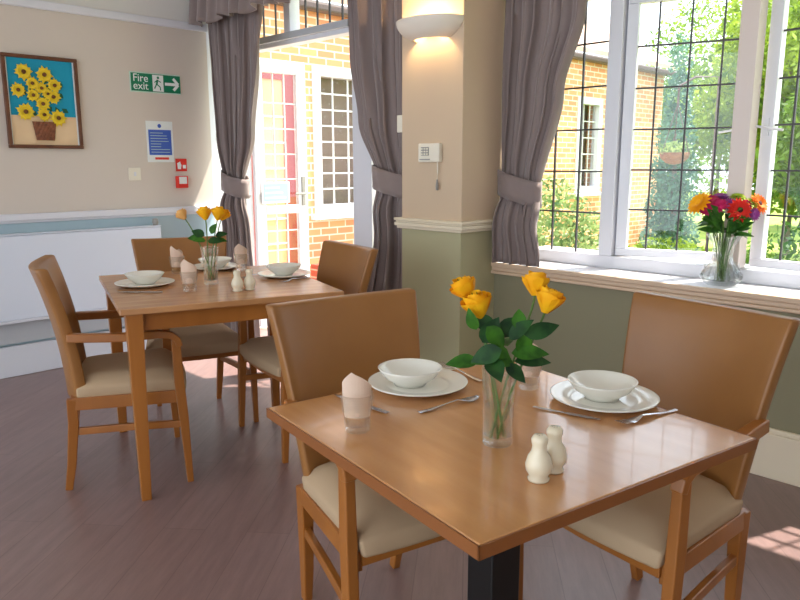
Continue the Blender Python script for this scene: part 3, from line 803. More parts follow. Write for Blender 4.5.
# ------------------------------------------------------------------ crockery
def make_plate():
    bm = bmesh.new()
    lathe(bm, [(0, 0.004), (0.06, 0.004), (0.062, 0.0), (0.07, 0.0), (0.09, 0.004), (0.128, 0.015), (0.130, 0.018), (0.127, 0.019), (0.098, 0.0085), (0.088, 0.0095), (0.084, 0.0075), (0.075, 0.0075), (0, 0.0075)], 56)
    return finish('dinner_plate', bm, M['china'], smooth=True)
def make_bowl():
    bm = bmesh.new()
    lathe(bm, [(0, 0.003), (0.034, 0.003), (0.036, 0.0), (0.042, 0.0), (0.046, 0.008), (0.068, 0.022), (0.083, 0.042), (0.0865, 0.0475), (0.0835, 0.048), (0.078, 0.042), (0.062, 0.026), (0.03, 0.012), (0, 0.0105)], 56)
    return finish('soup_bowl', bm, M['china'], smooth=True)
plates = [((-1.293, 1.340, Z1), 'large white plate on the left side of the nearest table, under a bowl'),
          ((-0.880, 1.588, Z1), 'large white plate on the window side of the nearest table, under a bowl'),
          ((-3.105, 1.435, Z2), 'white plate at the left corner of the far table, in front of the side-on armchair'),
          ((-2.885, 2.045, Z2), 'white plate on the patio-door side of the far table'),
          ((-3.345, 1.935, Z2), 'white plate on the far table half hidden behind the vase of roses')]
p0 = make_plate(); b0 = make_bowl()
for i, (l, lab) in enumerate(plates):
    o = p0 if i == 0 else p0.copy(); 
    if i: COL.objects.link(o)
    o.scale = (1.03,) * 3 if i < 2 else (1, 1, 1)
    o.location = l; tag(o, lab, 'plate', 'white dinner plates')
    q = b0 if i == 0 else b0.copy()
    if i: COL.objects.link(q)
    bo = ((-0.016, -0.014), (-0.006, 0.0), (-0.006, 0.004), (-0.004, 0.0), (0.0, 0.0))[i]
    q.location = (l[0] + bo[0], l[1] + bo[1], l[2] + 0.0080)
    tag(q, ['white bowl on the plate on the left side of the nearest table', 'white bowl on the plate on the window side of the nearest table',
            'white bowl at the left corner of the far table, before the side-on armchair', 'white bowl on the patio-door side of the far table',
            'white bowl on the far table half hidden behind the vase of roses'][i], 'bowl', 'white soup bowls')

# cutlery: local x from the handle end to the tip
def flatware(kind):
    bm = bmesh.new()
    if kind == 'knife':
        spec = [(0, .007, .003), (.03, .0085, .003), (.085, .006, .0035), (.095, .006, .003), (.11, .010, .0012), (.17, .0095, .001), (.20, .003, .0008)]
        zs = [0.003, 0.003, 0.003, 0.003, 0.003, 0.003, 0.003]
    else:
        spec = [(0, .008, .0025), (.03, .0075, .0025), (.09, .0035, .003), (.12, .0035, .003), (.135, .008, .002), (.15, .012, .0018), (.165, .0125, .0018)]
        zs = [0.003, 0.0025, 0.008, 0.011, 0.007, 0.004, 0.004]
        if kind == 'spoon': spec += [(.18, .010, .0018), (.19, .004, .0018)]; spec[5] = (.15, .0155, .0018); spec[6] = (.165, .016, .0018); zs += [0.006, 0.009]
    rings = []
    for (x, w, h), z in zip(spec, zs):
        rings.append([bm.verts.new((x, y, zz_)) for y, zz_ in ((-w, z), (0, z - h * (1.3 if kind == 'spoon' and x > 0.14 else 0.5)), (w, z), (0, z + h * (0.5 if kind != 'spoon' or x < 0.14 else -0.6)))])
    for i in range(len(rings) - 1):
        for k in range(4): bm.faces.new((rings[i][k], rings[i][(k + 1) % 4], rings[i + 1][(k + 1) % 4], rings[i + 1][k]))
    bm.faces.new(rings[0]); bm.faces.new(rings[-1][::-1])
    if kind == 'fork':
        for k in range(4):
            y = -0.0105 + k * 0.007
            bar(bm, [(0.163, y, 0.004), (0.185, y * 0.98, 0.006), (0.20, y * 0.95, 0.010)], [(0.004, 0.0018), (0.003, 0.0016), (0.0016, 0.001)])
    e = empty('dinner_' + kind, (0, 0, 0)) if False else None
    return finish('table_' + kind, bm, M['steel'], smooth=(kind == 'spoon'))
protos = {}
def lay(kind, a, b, z, lab, length=None):
    """a: handle end, b: tip"""
    if kind not in protos: protos[kind] = flatware(kind); o = protos[kind]
    else: o = protos[kind].copy(); COL.objects.link(o)
    d = Vector((b[0] - a[0], b[1] - a[1], 0)); L0 = 0.20 if kind != 'spoon' else 0.19
    s_ = length or 1.0
    mid = (Vector((a[0], a[1], 0)) + Vector((b[0], b[1], 0))) / 2 - d.normalized() * (L0 * s_ / 2)
    o.location = (mid.x, mid.y, z); o.rotation_euler = (0, 0, atan2(d.y, d.x)); o.scale = (s_, s_, s_)
    return tag(o, lab, kind, 'steel cutlery')
lay('knife', (-1.19, 1.135), (-1.40, 1.135), Z1, 'steel knife lying behind the front tumbler on the nearest table')
lay('spoon', (-1.146, 1.19), (-1.115, 1.38), Z1, 'steel spoon lying between the left plate and the front rose vase')
lay('fork', (-1.215, 1.50), (-1.38, 1.535), Z1, 'steel fork lying at the far side of the left plate on the nearest table')
lay('knife', (-0.965, 1.425), (-0.825, 1.455), Z1, 'steel knife lying between the salt shaker and the window-side plate', 0.84)
lay('fork', (-0.722, 1.645), (-0.765, 1.460), Z1, 'steel fork lying right of the window-side plate near the table edge')
lay('knife', (-2.87, 1.41), (-3.02, 1.262), Z2, 'steel knife lying at the near edge of the far table beside the left plate')
lay('fork', (-2.76, 2.10), (-2.73, 1.91), Z2, 'steel fork beside the plate nearest the patio doors, far table')
lay('spoon', (-3.02, 2.02), (-2.96, 1.85), Z2, 'steel spoon lying between the cruets and the patio-door-side plate')

# tumblers and napkins
def make_tumbler():
    bm = bmesh.new()
    md = lambda a, z: 1 - (0.05 * (0.5 - 0.5 * cos(10 * a)) if z < 0.042 else 0)
    lathe(bm, [(0, 0.0), (0.026, 0.0), (0.029, 0.004), (0.031, 0.04), (0.034, 0.046), (0.0385, 0.088), (0.0375, 0.0885), (0.033, 0.05), (0.0285, 0.044), (0.026, 0.014), (0, 0.012)], 60, mod=md)
    return finish('tumbler', bm, M['glass'], smooth=True)
def make_napkin():
    bm = bmesh.new()
    # a napkin folded into a stiff point: nested folds, each a curved sheet
    def sheet(r, a0, a1, zb, prof):
        n = 14; cols = []
        for i in range(n + 1):
            u = i / n; a = a0 + (a1 - a0) * u; zt = prof(u)
            col_ = []
            for j in range(5):
                v = j / 4; rr = r * (0.86 + 0.14 * min(1, v * 1.2))
                col_.append(bm.verts.new((rr * cos(a), rr * sin(a) * 0.7, zb + (zt - zb) * v)))
            cols.append(col_)
        for i in range(n):
            for j in range(4): bm.faces.new((cols[i][j], cols[i + 1][j], cols[i + 1][j + 1], cols[i][j + 1]))
    sheet(0.0325, radians(180), radians(360), 0.035, lambda u: 0.100 + 0.034 * (1 - abs(u - 0.36) / (0.36 if u < 0.36 else 0.64)) + 0.012 * (1 - u))
    sheet(0.028, radians(175), radians(365), 0.035, lambda u: 0.094 + 0.030 * (1 - abs(2 * u - 1.2) / 1.2))
    sheet(0.0325, radians(0), radians(180), 0.035, lambda u: 0.098 + 0.024 * (1 - abs(2 * u - 1)))
    sheet(0.024, radians(190), radians(350), 0.035, lambda u: 0.090 + 0.034 * (1 - abs(2 * u - 0.9) / 1.1))
    o = finish('napkin', bm, M['napkin'], smooth=False, solid=0.0012)
    return o
g0 = make_tumbler(); n0 = make_napkin()
tw = [((-1.165, 1.012, Z1), 0.95, 'at the front left corner of the nearest table'),
      ((-1.08, 1.545, Z1), 0.6, 'behind the roses on the nearest table'),
      ((-2.825, 1.505, Z2), 0.9, 'nearest the front edge of the far table'),
      ((-3.335, 1.715, Z2), 0.5, 'left of the roses on the far table'),
      ((-3.205, 2.005, Z2), 1.2, 'behind the salt and pepper on the far table')]
for i, (l, rz, lab) in enumerate(tw):
    g = g0 if i == 0 else g0.copy(); q = n0 if i == 0 else n0.copy()
    if i: COL.objects.link(g); COL.objects.link(q)
    g.location = l; q.location = (l[0], l[1], l[2] + 0.0); q.rotation_euler = (0, 0, rz)
    tag(g, 'clear fluted tumbler holding a napkin ' + lab, 'glass', 'napkin tumblers'); tag(q, 'folded beige napkin standing in the tumbler ' + lab, 'napkin', 'folded napkins')

# cruets
def make_cruet():
    root = empty('salt_shaker', (0, 0, 0)); bm = bmesh.new()
    lathe(bm, [(0, 0), (0.020, 0), (0.021, 0.004), (0.0175, 0.009), (0.0245, 0.020), (0.0260, 0.032), (0.0215, 0.048), (0.015, 0.058), (0.0135, 0.068), (0.0155, 0.076), (0.0160, 0.082), (0.012, 0.089), (0, 0.091)], 32)
    finish('shaker_body', bm, M['cruet'], root, smooth=True)
    bm = bmesh.new()
    for k in range(5):
        a = 2 * pi * k / 5; lathe(bm, [(0.0012, 0), (0, 0.0006)], 6, (0.005 * cos(a), 0.005 * sin(a), 0.0905))
    finish('shaker_holes', bm, M['dark'], root)
    return root
c0 = make_cruet(); c0.location = (-0.729, 1.086, Z1)
tag(c0, 'cream china shaker nearest the camera on the nearest table', 'shaker', 'china salt and pepper shakers')
k = tree_copy(c0, (-0.733, 1.142, Z1), 0, 'cream china shaker behind its twin on the nearest table'); k.name = 'pepper_shaker'
tree_copy(c0, (-2.685, 1.655, Z2), 0, 'cream china shaker on the far table, left of its twin')
k = tree_copy(c0, (-2.677, 1.712, Z2), 0, 'cream china shaker on the far table, right of its twin'); k.name = 'pepper_shaker'

# ------------------------------------------------------------------ flowers
def leaf_blade(bm, base, direction, up, L, w, bend=0.3, mi=0):
    d = Vector(direction).normalized(); s_ = d.cross(Vector(up)).normalized(); n_ = s_.cross(d)
    prev = None
    K = 7
    for i in range(K + 1):
        t = i / K; ww = w * (sin(pi * min(1, t * 1.02) ** 0.8)) ** 0.8 if 0 < t < 1 else 0.0006
        c_ = Vector(base) + d * (L * t) - n_ * (bend * L * t * t)
        row = [bm.verts.new(c_ - s_ * ww + n_ * 0.25 * ww), bm.verts.new(c_), bm.verts.new(c_ + s_ * ww + n_ * 0.25 * ww)]
        if prev:
            for k_ in range(2):
                f = bm.faces.new((prev[k_], prev[k_ + 1], row[k_ + 1], row[k_])); f.material_index = mi
        prev = row
def frame_of(axis):
    a = Vector(axis).normalized(); u = a.cross(Vector((0.3, 0.9, 0.1))).normalized(); return a, u, a.cross(u)
def rose_head(bm, c_, axis, R, seed, mi=0):
    rnd = random.Random(seed); a, u, v = frame_of(axis)
    for layer, (n_, r_, h_, op) in enumerate(((3, 0.36, 2.05, 0.04), (4, 0.56, 2.15, 0.08), (4, 0.76, 1.95, 0.30), (5, 0.90, 1.65, 0.55))):
        for k_ in range(n_):
            th0 = 2 * pi * k_ / n_ + layer * 0.7 + rnd.uniform(-0.2, 0.2); span = 2 * pi / n_ * 0.75
            cols = []; jit = rnd.uniform(0.86, 1.1)
            for i in range(7):
                s_ = i / 6 * 2 - 1; th = th0 + s_ * span
                col_ = []
                for j in range(6):
                    t = j / 5
                    rr = R * r_ * (0.35 + 0.75 * sin(t * pi * 0.62)) + R * op * t ** 3 * 0.6
                    hh = R * h_ * t * (1 - 0.18 * abs(s_) ** 2.5 * t) - R * 0.75
                    hh *= jit
                    col_.append(bm.verts.new(Vector(c_) + u * (rr * cos(th)) + v * (rr * sin(th)) + a * hh))
                cols.append(col_)
            for i in range(6):
                for j in range(5):
                    f = bm.faces.new((cols[i][j], cols[i + 1][j], cols[i + 1][j + 1], cols[i][j + 1])); f.material_index = mi
def rose(foot, head, axis, R, seed, m, lab, group, leaves=(), bendv=(0, 0, 0)):
    """one cut rose: foot in the vase, head up"""
    root = empty('cut_rose', foot); f0 = Vector(foot)
    R *= 0.93
    bm = bmesh.new(); rose_head(bm, Vector(head) - f0, axis, R, seed); finish('flower_head', bm, m, root, smooth=True)
    h = Vector(head) - f0; ax = Vector(axis).normalized(); neck = h - ax * (R * 0.5)
    bm = bmesh.new(); pts = []
    c1 = Vector((h.x * 0.25, h.y * 0.25, h.z * 0.45)); c2 = neck - ax * 0.05
    for i in range(11):
        t = i / 10; pts.append((1 - t) ** 3 * Vector((0, 0, 0)) + 3 * (1 - t) ** 2 * t * c1 + 3 * (1 - t) * t * t * c2 + t ** 3 * neck)
    tube(bm, pts, 0.0026, 8); finish('stem', bm, M['stem'], root, smooth=True)
    bm = bmesh.new(); a, u, v = frame_of(axis)
    for k_ in range(5):
        an = 2 * pi * k_ / 5; out = u * cos(an) + v * sin(an)
        leaf_blade(bm, neck, a * 1.0 + out * 0.75, a, R * 1.6, R * 0.16, -0.5)
    finish('sepals', bm, M['leafd'], root, smooth=True)
    for (p_, d_, L_, w_) in leaves:
        bm = bmesh.new(); b_ = Vector(p_) - f0
        leaf_blade(bm, b_, d_, (0.5 + 0.4 * sin(61 * L_ + 9 * b_.x * 10), -0.6, 0.65 + 0.5 * cos(40 * b_.z)), L_ * 0.9, w_ * 0.86, 0.22); finish('leaf', bm, M['leaf'] if seed % 2 else M['leafd'], root, smooth=True)
    return tag(root, lab, 'rose', group)
def vase_obj(name, prof_o, wall, loc, lab, water_h, seg=48, mod=None):
    root = empty(name, loc); bm = bmesh.new()
    inner = [(max(r_ - wall, 0.001), z_) for r_, z_ in prof_o if z_ > 0.012][::-1]
    lathe(bm, [(0, 0)] + prof_o + inner + [(0, 0.012)], seg, mod=mod); finish('vase_glass', bm, M['glass'], root, smooth=True)
    bm = bmesh.new()
    pr = [(r_ - 0.0008, z_) for r_, z_ in inner[::-1] if z_ < water_h]
    lathe(bm, [(0, 0.0125)] + pr + [(pr[-1][0], water_h), (0, water_h)], seg, mod=mod); finish('water', bm, M['water'], root, smooth=False)
    return tag(root, lab, 'vase')

V = (-0.897, 1.176, Z1)
vase_obj('flower_vase', [(0.030, 0), (0.032, 0.004), (0.0325, 0.02), (0.0335, 0.10), (0.0365, 0.168), (0.0370, 0.17)], 0.0028, V, 'clear glass vase of yellow roses on the nearest table', 0.085)
RV = Vector((0.71, 0.70, 0))    # sideways across the view
FW = Vector((-0.71, 0.70, 0))
def off(c_, a, b, z_): return tuple(Vector((c_[0], c_[1], 0)) + RV * a + FW * b + Vector((0, 0, z_)))
G1 = 'yellow roses in the vase on the nearest table'
rose(off(V, 0.012, -0.006, 0.766), (-0.985, 1.168, 1.072), (-0.5, -0.45, 1.2), 0.026, 1, M['rose'], 'yellow rose at the upper left of the nearest vase', G1,
     [(off(V, -0.045, 0, 0.93), (-0.75, -0.7, 0.05), 0.075, 0.022), (off(V, -0.01, -0.01, 0.95), (-0.6, -0.7, -0.25), 0.06, 0.020), (off(V, -0.05, 0, 1.0), (-0.1, -0.5, 0.9), 0.055, 0.016), (off(V, -0.03, -0.02, 0.955), (0.3, 0.25, -0.12), 0.07, 0.026), (off(V, -0.03, -0.015, 1.01), (0.35, 0.3, -0.5), 0.065, 0.022)])
rose(off(V, 0.002, 0.012, 0.766), (-0.949, 1.166, 1.040), (-0.15, -0.35, 1.2), 0.029, 2, M['rose'], 'yellow rose at the lower left of the nearest vase', G1,
     [(off(V, -0.02, -0.02, 0.94), (0.45, -0.35, -0.1), 0.08, 0.024), (off(V, -0.02, 0, 0.99), (0.1, 0.7, 0.1), 0.075, 0.022), (off(V, -0.035, 0.01, 0.97), (0.3, 0.1, 0.5), 0.07, 0.024), (off(V, 0.0, -0.03, 0.965), (-0.5, -0.5, -0.25), 0.075, 0.024), (off(V, 0.0, 0.02, 0.985), (0.3, 0.3, 0.3), 0.07, 0.024), (off(V, -0.01, 0.02, 1.0), (-0.4, -0.4, 0.3), 0.06, 0.02)])
rose(off(V, -0.012, -0.004, 0.766), (-0.892, 1.290, 1.078), (-0.15, 0.2, 1.2), 0.026, 3, M['rose'], 'yellow rose at the upper right of the nearest vase', G1,
     [(off(V, 0.025, 0, 0.95), (0.8, 0.5, 0.12), 0.085, 0.022), (off(V, 0.04, 0, 1.0), (-0.2, 0.2, 0.9), 0.05, 0.018), (off(V, 0.02, 0.02, 0.96), (-0.5, 0.6, 0.2), 0.07, 0.022), (off(V, 0.045, 0, 0.99), (0.1, 0.1, -0.6), 0.06, 0.022), (off(V, 0.02, -0.01, 0.945), (-0.4, -0.35, 0.15), 0.07, 0.024)])
rose(off(V, -0.002, -0.014, 0.766), (-0.857, 1.288, 1.046), (0.25, 0.25, 1.2), 0.028, 4, M['rose'], 'yellow rose at the lower right of the nearest vase', G1,
     [(off(V, 0.05, 0, 0.99), (0.85, 0.75, 0.30), 0.085, 0.021), (off(V, 0.03, -0.01, 0.935), (0.6, 0.7, 0.05), 0.09, 0.020), (off(V, 0.01, -0.02, 0.93), (0.35, 0.1, -0.2), 0.06, 0.02), (off(V, 0.02, 0, 0.98), (0.4, 0.2, 0.5), 0.07, 0.02)])

V2 = (-2.935, 1.672, Z2)
vase_obj('flower_vase', [(0.030, 0), (0.032, 0.004), (0.0325, 0.02), (0.0345, 0.10), (0.042, 0.168), (0.043, 0.17)], 0.0028, V2, 'clear glass vase of roses on the far table', 0.08)
G2 = 'roses in the vase on the far table'
rose(off(V2, 0.012, 0, 0.816), (-3.052, 1.612, 1.108), (-0.5, -0.45, 0.9), 0.024, 5, M['peach'], 'pale peach rose leaning left from the vase on the far table', G2,
     [(off(V2, -0.03, 0, 1.01), (-0.75, -0.7, 0.1), 0.08, 0.022), (off(V2, -0.01, -0.02, 1.0), (-0.2, -0.5, 0.1), 0.06, 0.022)])
rose(off(V2, -0.01, 0.005, 0.816), (-2.978, 1.682, 1.112), (-0.1, -0.1, 1.2), 0.030, 6, M['rose'], 'yellow rose in the middle of the vase on the far table', G2,
     [(off(V2, -0.02, 0, 1.02), (-0.5, -0.6, 0.4), 0.07, 0.024), (off(V2, 0.0, -0.02, 1.0), (0.6, 0.4, 0.05), 0.07, 0.024)])
rose(off(V2, 0.0, -0.012, 0.816), (-2.930, 1.722, 1.112), (0.2, 0.2, 1.2), 0.030, 7, M['rose'], 'yellow rose at the right of the vase on the far table, front one', G2,
     [(off(V2, 0.02, 0, 1.0), (0.7, 0.6, 0.1), 0.07, 0.022), (off(V2, 0.01, 0, 1.03), (0.3, 0.2, 0.7), 0.06, 0.022)])
rose(off(V2, 0.008, 0.012, 0.816), (-2.945, 1.755, 1.105), (0.35, 0.4, 1.0), 0.026, 8, M['rose'], 'yellow rose at the far right of the far vase, behind another', G2,
     [(off(V2, 0.03, 0, 1.02), (0.6, 0.7, 0.3), 0.06, 0.02)])

V3 = (-1.28, 3.305, 0.8005)
def fl(a, z_): return 1 + (0.06 * cos(14 * a) if z_ < 0.085 else 0.0)
vase_obj('flower_vase', [(0.058, 0), (0.064, 0.004), (0.084, 0.025), (0.087, 0.042), (0.076, 0.065), (0.050, 0.10), (0.041, 0.135), (0.048, 0.175), (0.074, 0.222), (0.077, 0.225)], 0.003, V3,
         'waisted clear glass vase with a ribbed belly on the window sill', 0.10, 56, fl)
def gerbera(foot, head, axis, R, m, lab, seed, n=18, centre='dark'):
    R = R * 1.12
    root = empty('cut_flower', foot); f0 = Vector(foot); h = Vector(head) - f0; a, u, v = frame_of(axis)
    rnd = random.Random(seed)
    bm = bmesh.new()
    for layer in range(3):
        for k_ in range(n):
            an = 2 * pi * (k_ + 0.5 * layer) / n + rnd.uniform(-0.08, 0.08); out = u * cos(an) + v * sin(an)
            leaf_blade(bm, h + out * (R * 0.12) + a * (0.002 * layer), out + a * (0.05 + 0.28 * layer), a, R * (0.95 - 0.2 * layer), R * 0.19, 0.12)
    finish('petals', bm, m, root, smooth=True)
    bm = bmesh.new(); ring = []
    K = 12
    for rr, hh in ((0.28, 0.0), (0.26, 0.14), (0.12, 0.2)):
        ring.append([bm.verts.new(h + u * (R * rr * cos(2 * pi * k_ / K)) + v * (R * rr * sin(2 * pi * k_ / K)) + a * (R * hh)) for k_ in range(K)])
    for i in range(2):
        for k_ in range(K): bm.faces.new((ring[i][k_], ring[i][(k_ + 1) % K], ring[i + 1][(k_ + 1) % K], ring[i + 1][k_]))
    bm.faces.new(ring[2]); finish('flower_centre', bm, M[centre], root)
    bm = bmesh.new(); pts = []
    c1 = Vector((0, 0, h.z * 0.5)); c2 = h - a * 0.06
    for i in range(9):
        t = i / 8; pts.append((1 - t) ** 3 * Vector((0, 0, 0)) + 3 * (1 - t) ** 2 * t * c1 + 3 * (1 - t) * t * t * c2 + t ** 3 * h)
    tube(bm, pts, 0.0028, 6); finish('stem', bm, M['stem'], root, smooth=True)
    return tag(root, lab, 'flower', 'cut flowers in the sill vase')
def F3(a, b, z_): return off(V3, a, b, z_)
TO = Vector((0.71, -0.70, 0.1))
fx = [(-0.125, 0.0, 1.168, 0.052, 'yorange', 'golden yellow flower at the left of the sill bouquet', (-0.4, -0.9, 0.7)),
      (-0.070, 0.01, 1.175, 0.040, 'magenta', 'magenta flower beside the golden one in the sill bouquet', (0.0, -0.6, 0.9)),
      (-0.098, -0.02, 1.145, 0.032, 'magenta', 'small magenta flower low between golden and red ones in the sill bouquet', (0.2, -0.9, 0.5)),
      (-0.018, 0.03, 1.192, 0.036, 'purple', 'purple flower near the top middle of the sill bouquet', (0.1, -0.3, 1.0)),
      (0.034, -0.05, 1.140, 0.048, 'red', 'large red gerbera facing the room in the sill bouquet', (0.75, -0.75, 0.25)),
      (0.055, 0.02, 1.192, 0.034, 'lime', 'lime green flower at the top right of the sill bouquet', (0.2, -0.2, 1.0)),
      (0.085, 0.05, 1.178, 0.030, 'magenta', 'crimson flower behind the lime ones in the sill bouquet', (0.2, 0.3, 1.0)),
      (0.105, -0.01, 1.170, 0.030, 'lime', 'lime green flower next to the orange-red one in the sill bouquet', (0.6, -0.1, 0.9)),
      (0.142, 0.0, 1.165, 0.045, 'orange', 'orange-red flower at the right edge of the sill bouquet', (0.95, -0.3, 0.5)),
      (0.110, -0.03, 1.120, 0.028, 'purple', 'small purple flower drooping at the lower right of the sill bouquet', (0.8, -0.5, 0.1))]
fx += [(-0.045, -0.03, 1.160, 0.030, 'magenta', 'crimson flower in the middle left of the sill bouquet, in front of the purple one', (0.1, -0.9, 0.5)),
       (0.000, -0.02, 1.165, 0.026, 'purple', 'small purple flower just left of the large red gerbera', (-0.1, -0.9, 0.5)),
       (0.075, -0.02, 1.160, 0.028, 'magenta', 'small crimson flower between the red gerbera and the orange-red flower', (0.5, -0.7, 0.6))]
for i, (a, b, z_, R, m, lab, ax) in enumerate(fx):
    an = i * 0.63
    gerbera((V3[0] + 0.016 * cos(an + 2), V3[1] + 0.016 * sin(an + 2), 0.818), F3(a, b, z_), ax, R, M[m], lab, i, n=16, centre='dark' if m in ('red', 'orange') else m)
root = empty('bouquet_greenery', (V3[0], V3[1], 0.95))
bm = bmesh.new(); rnd = random.Random(11)
for k_ in range(64):
    an = rnd.uniform(0, 2 * pi); r_ = rnd.uniform(0.02, 0.10); z_ = rnd.uniform(1.06, 1.15) - 0.95
    leaf_blade(bm, (r_ * 0.5 * cos(an), r_ * 0.5 * sin(an), z_ - 0.03), (cos(an), sin(an), rnd.uniform(0.0, 1.0)), (rnd.uniform(0, 1), -rnd.uniform(0, 1), 0.5), rnd.uniform(0.055, 0.09), rnd.uniform(0.012, 0.022), 0.3)
finish('leaves', bm, M['leaf'], root, smooth=True)
bm = bmesh.new()
for k_ in range(8):
    an = k_ * 0.8; tube(bm, [(0.02 * cos(an + 3), 0.02 * sin(an + 3), -0.12), (0.008 * cos(an), 0.008 * sin(an), 0), (0.03 * cos(an), 0.03 * sin(an), 0.14)], 0.003, 6)
finish('stems', bm, M['stem'], root, smooth=True)
tag(root, 'green leaves and stems filling the sill bouquet under the flowers', 'greenery', kind='stuff')

# ------------------------------------------------------------------ outside
g = struct(boxo('ground', (-30, 20, YG + 0.06, 40, -0.35, -0.15), M['grass']))
struct(boxo('patio', (-6.0, -2.2, YD + 0.12, 7.0, -0.2, -0.03), M['paving']))

BX = -6.0
b = empty('brick_building', (BX, 8.0, -0.15)); OB = (BX, 8.0, -0.15)
def opart(name, boxes, m, parent=None, bevel=0.0):
    bm = bmesh.new()
    for q in boxes: box(bm, *q)
    for v in bm.verts: v.co -= Vector(OB)
    return finish(name, bm, m, parent or b, bevel=bevel)
# wall with holes: door 3.95-4.45, window 4.72-5.6, window 9.62-10.25
opart('brick_wall', [(BX - 0.25, BX, 1.0, 12.3, 2.32, 2.9), (BX - 0.25, BX, 1.0, 3.9, -0.15, 2.32), (BX - 0.25, BX, 4.45, 4.66, -0.15, 2.32), (BX - 0.25, BX, 4.66, 5.70, -0.15, 0.82),
                     (BX - 0.25, BX, 5.70, 9.60, -0.15, 2.32), (BX - 0.25, BX, 9.60, 10.30, -0.15, 0.9), (BX - 0.25, BX, 10.30, 12.3, -0.15, 2.32), (-12, BX - 0.25, 12.05, 12.3, -0.15, 2.9)], M['brick'])
for y0, y1, z0, z1, nx, nz in ((4.66, 5.70, 0.82, 2.32, 4, 8), (9.60, 10.30, 0.9, 2.32, 3, 5)):
    f = opart('outer_window', [(BX - 0.1, BX + 0.02, y0, y1, z0, z0 + 0.1), (BX - 0.1, BX + 0.02, y0, y1, z1 - 0.1, z1), (BX - 0.1, BX + 0.02, y0, y0 + 0.1, z0 + 0.1, z1 - 0.1), (BX - 0.1, BX + 0.02, y1 - 0.1, y1, z0 + 0.1, z1 - 0.1), (BX - 0.02, BX + 0.07, y0 - 0.05, y1 + 0.05, z0 - 0.05, z0)], M['gloss'], bevel=0.004)
    opart('pane', [(BX - 0.06, BX - 0.055, y0 + 0.1, y1 - 0.1, z0 + 0.1, z1 - 0.1)], M['pane'], f)
    bb = []
    for i in range(1, nx): y = y0 + 0.1 + (y1 - y0 - 0.2) * i / nx; bb.append((BX - 0.065, BX - 0.05, y - 0.008, y + 0.008, z0 + 0.1, z1 - 0.1))
    for i in range(1, nz): z = z0 + 0.1 + (z1 - z0 - 0.2) * i / nz; bb.append((BX - 0.066, BX - 0.049, y0 + 0.1, y1 - 0.1, z - 0.008, z + 0.008))
    opart('glazing_bars', bb, M['whitelead'], f)
    opart('dim_interior', [(BX - 0.5, BX - 0.3, y0 - 0.3, y1 + 0.3, z0 - 0.3, z1 + 0.3)], M['roomdark'], f)
d = opart('outer_door', [(BX - 0.1, BX - 0.03, 3.9, 4.02, -0.1, 2.32), (BX - 0.1, BX - 0.03, 4.33, 4.45, -0.1, 2.32), (BX - 0.1, BX - 0.03, 4.02, 4.33, 2.15, 2.32)], M['maroon'], bevel=0.004)
opart('door_panel', [(BX - 0.09, BX - 0.05, 4.02, 4.33, -0.1, 2.15)], M['salmon'], d)
opart('panel_bars', [(BX - 0.05, BX - 0.04, 4.02, 4.33, z - 0.008, z + 0.008) for z in (0.3, 0.55, 0.8, 1.05, 1.3, 1.55, 1.8)], M['signwhite'], d)
opart('gutter', [(BX + 0.02, BX + 0.14, 1.0, 12.5, 2.82, 2.90)], M['gutter'], bevel=0.02)
opart('soffit', [(BX - 0.3, BX + 0.04, 1.0, 12.5, 2.9, 2.93)], M['gloss'])
bm = bmesh.new(); hexa(bm, [(BX + 0.1, 1.0, 2.93), (BX - 4, 1.0, 5.6), (BX - 4, 12.5, 5.6), (BX + 0.1, 12.5, 2.93)], [(BX + 0.1, 1.0, 3.0), (BX - 4, 1.0, 5.7), (BX - 4, 12.5, 5.7), (BX + 0.1, 12.5, 3.0)])
for v in bm.verts: v.co -= Vector(OB)
finish('roof', bm, M['tile'], b)
tag(b, 'orange brick building with white windows and pale roof across the patio', 'building')

# low wall and door sign
c = boxo('planter_wall', (-0.2, 0.2, -1.0, 1.0, 0, 0.5), M['brickred']); c.location = (-5.55, 5.4, -0.15)
tag(c, 'low red brick wall on the patio below the outer window', 'wall')
c = empty('door_notice', (XL + 0.022, 3.40, 1.03)); bm = bmesh.new(); box(bm, -0.002, 0.002, -0.11, 0.16, 0, 0.17); finish('card', bm, M['signwhite'], c)
bm = bmesh.new(); box(bm, 0.002, 0.0035, -0.095, 0.145, 0.015, 0.155); finish('turquoise_print', bm, M['turq'], c)
bm = bmesh.new()
for k_ in range(3): box(bm, 0.0035, 0.0042, -0.08, 0.12 - 0.03 * k_, 0.035 + 0.04 * k_, 0.048 + 0.04 * k_)
finish('printed_lines', bm, M['signwhite'], c)
tag(c, 'small turquoise and white notice on the glass of the open patio door', 'notice')

def leaf_cloud(bm, blobs, n, size, seed):
    rnd = random.Random(seed)
    tot = sum(b_[3] * b_[4] * b_[5] for b_ in blobs) ** 1.0
    for (cx_, cy_, cz_, rx, ry, rz_) in blobs:
        k_ = int(n * (rx * ry * rz_) / tot)
        for _ in range(k_):
            while True:
                p_ = Vector((rnd.uniform(-1, 1), rnd.uniform(-1, 1), rnd.uniform(-1, 1)))
                if 0.35 < p_.length < 1: break
            c_ = Vector((cx_ + p_.x * rx, cy_ + p_.y * ry, cz_ + p_.z * rz_))
            a = Vector((rnd.gauss(0, 1), rnd.gauss(0, 1), rnd.gauss(0, 1))).normalized(); b_ = a.orthogonal().normalized(); b_ = Matrix.Rotation(rnd.uniform(0, 6.28), 3, a) @ b_
            s_ = size * rnd.uniform(0.6, 1.3); q = a.cross(b_)
            bm.faces.new([bm.verts.new(c_ + v_) for v_ in (b_ * -s_, q * (s_ * 0.45), b_ * s_, q * (-s_ * 0.45))])
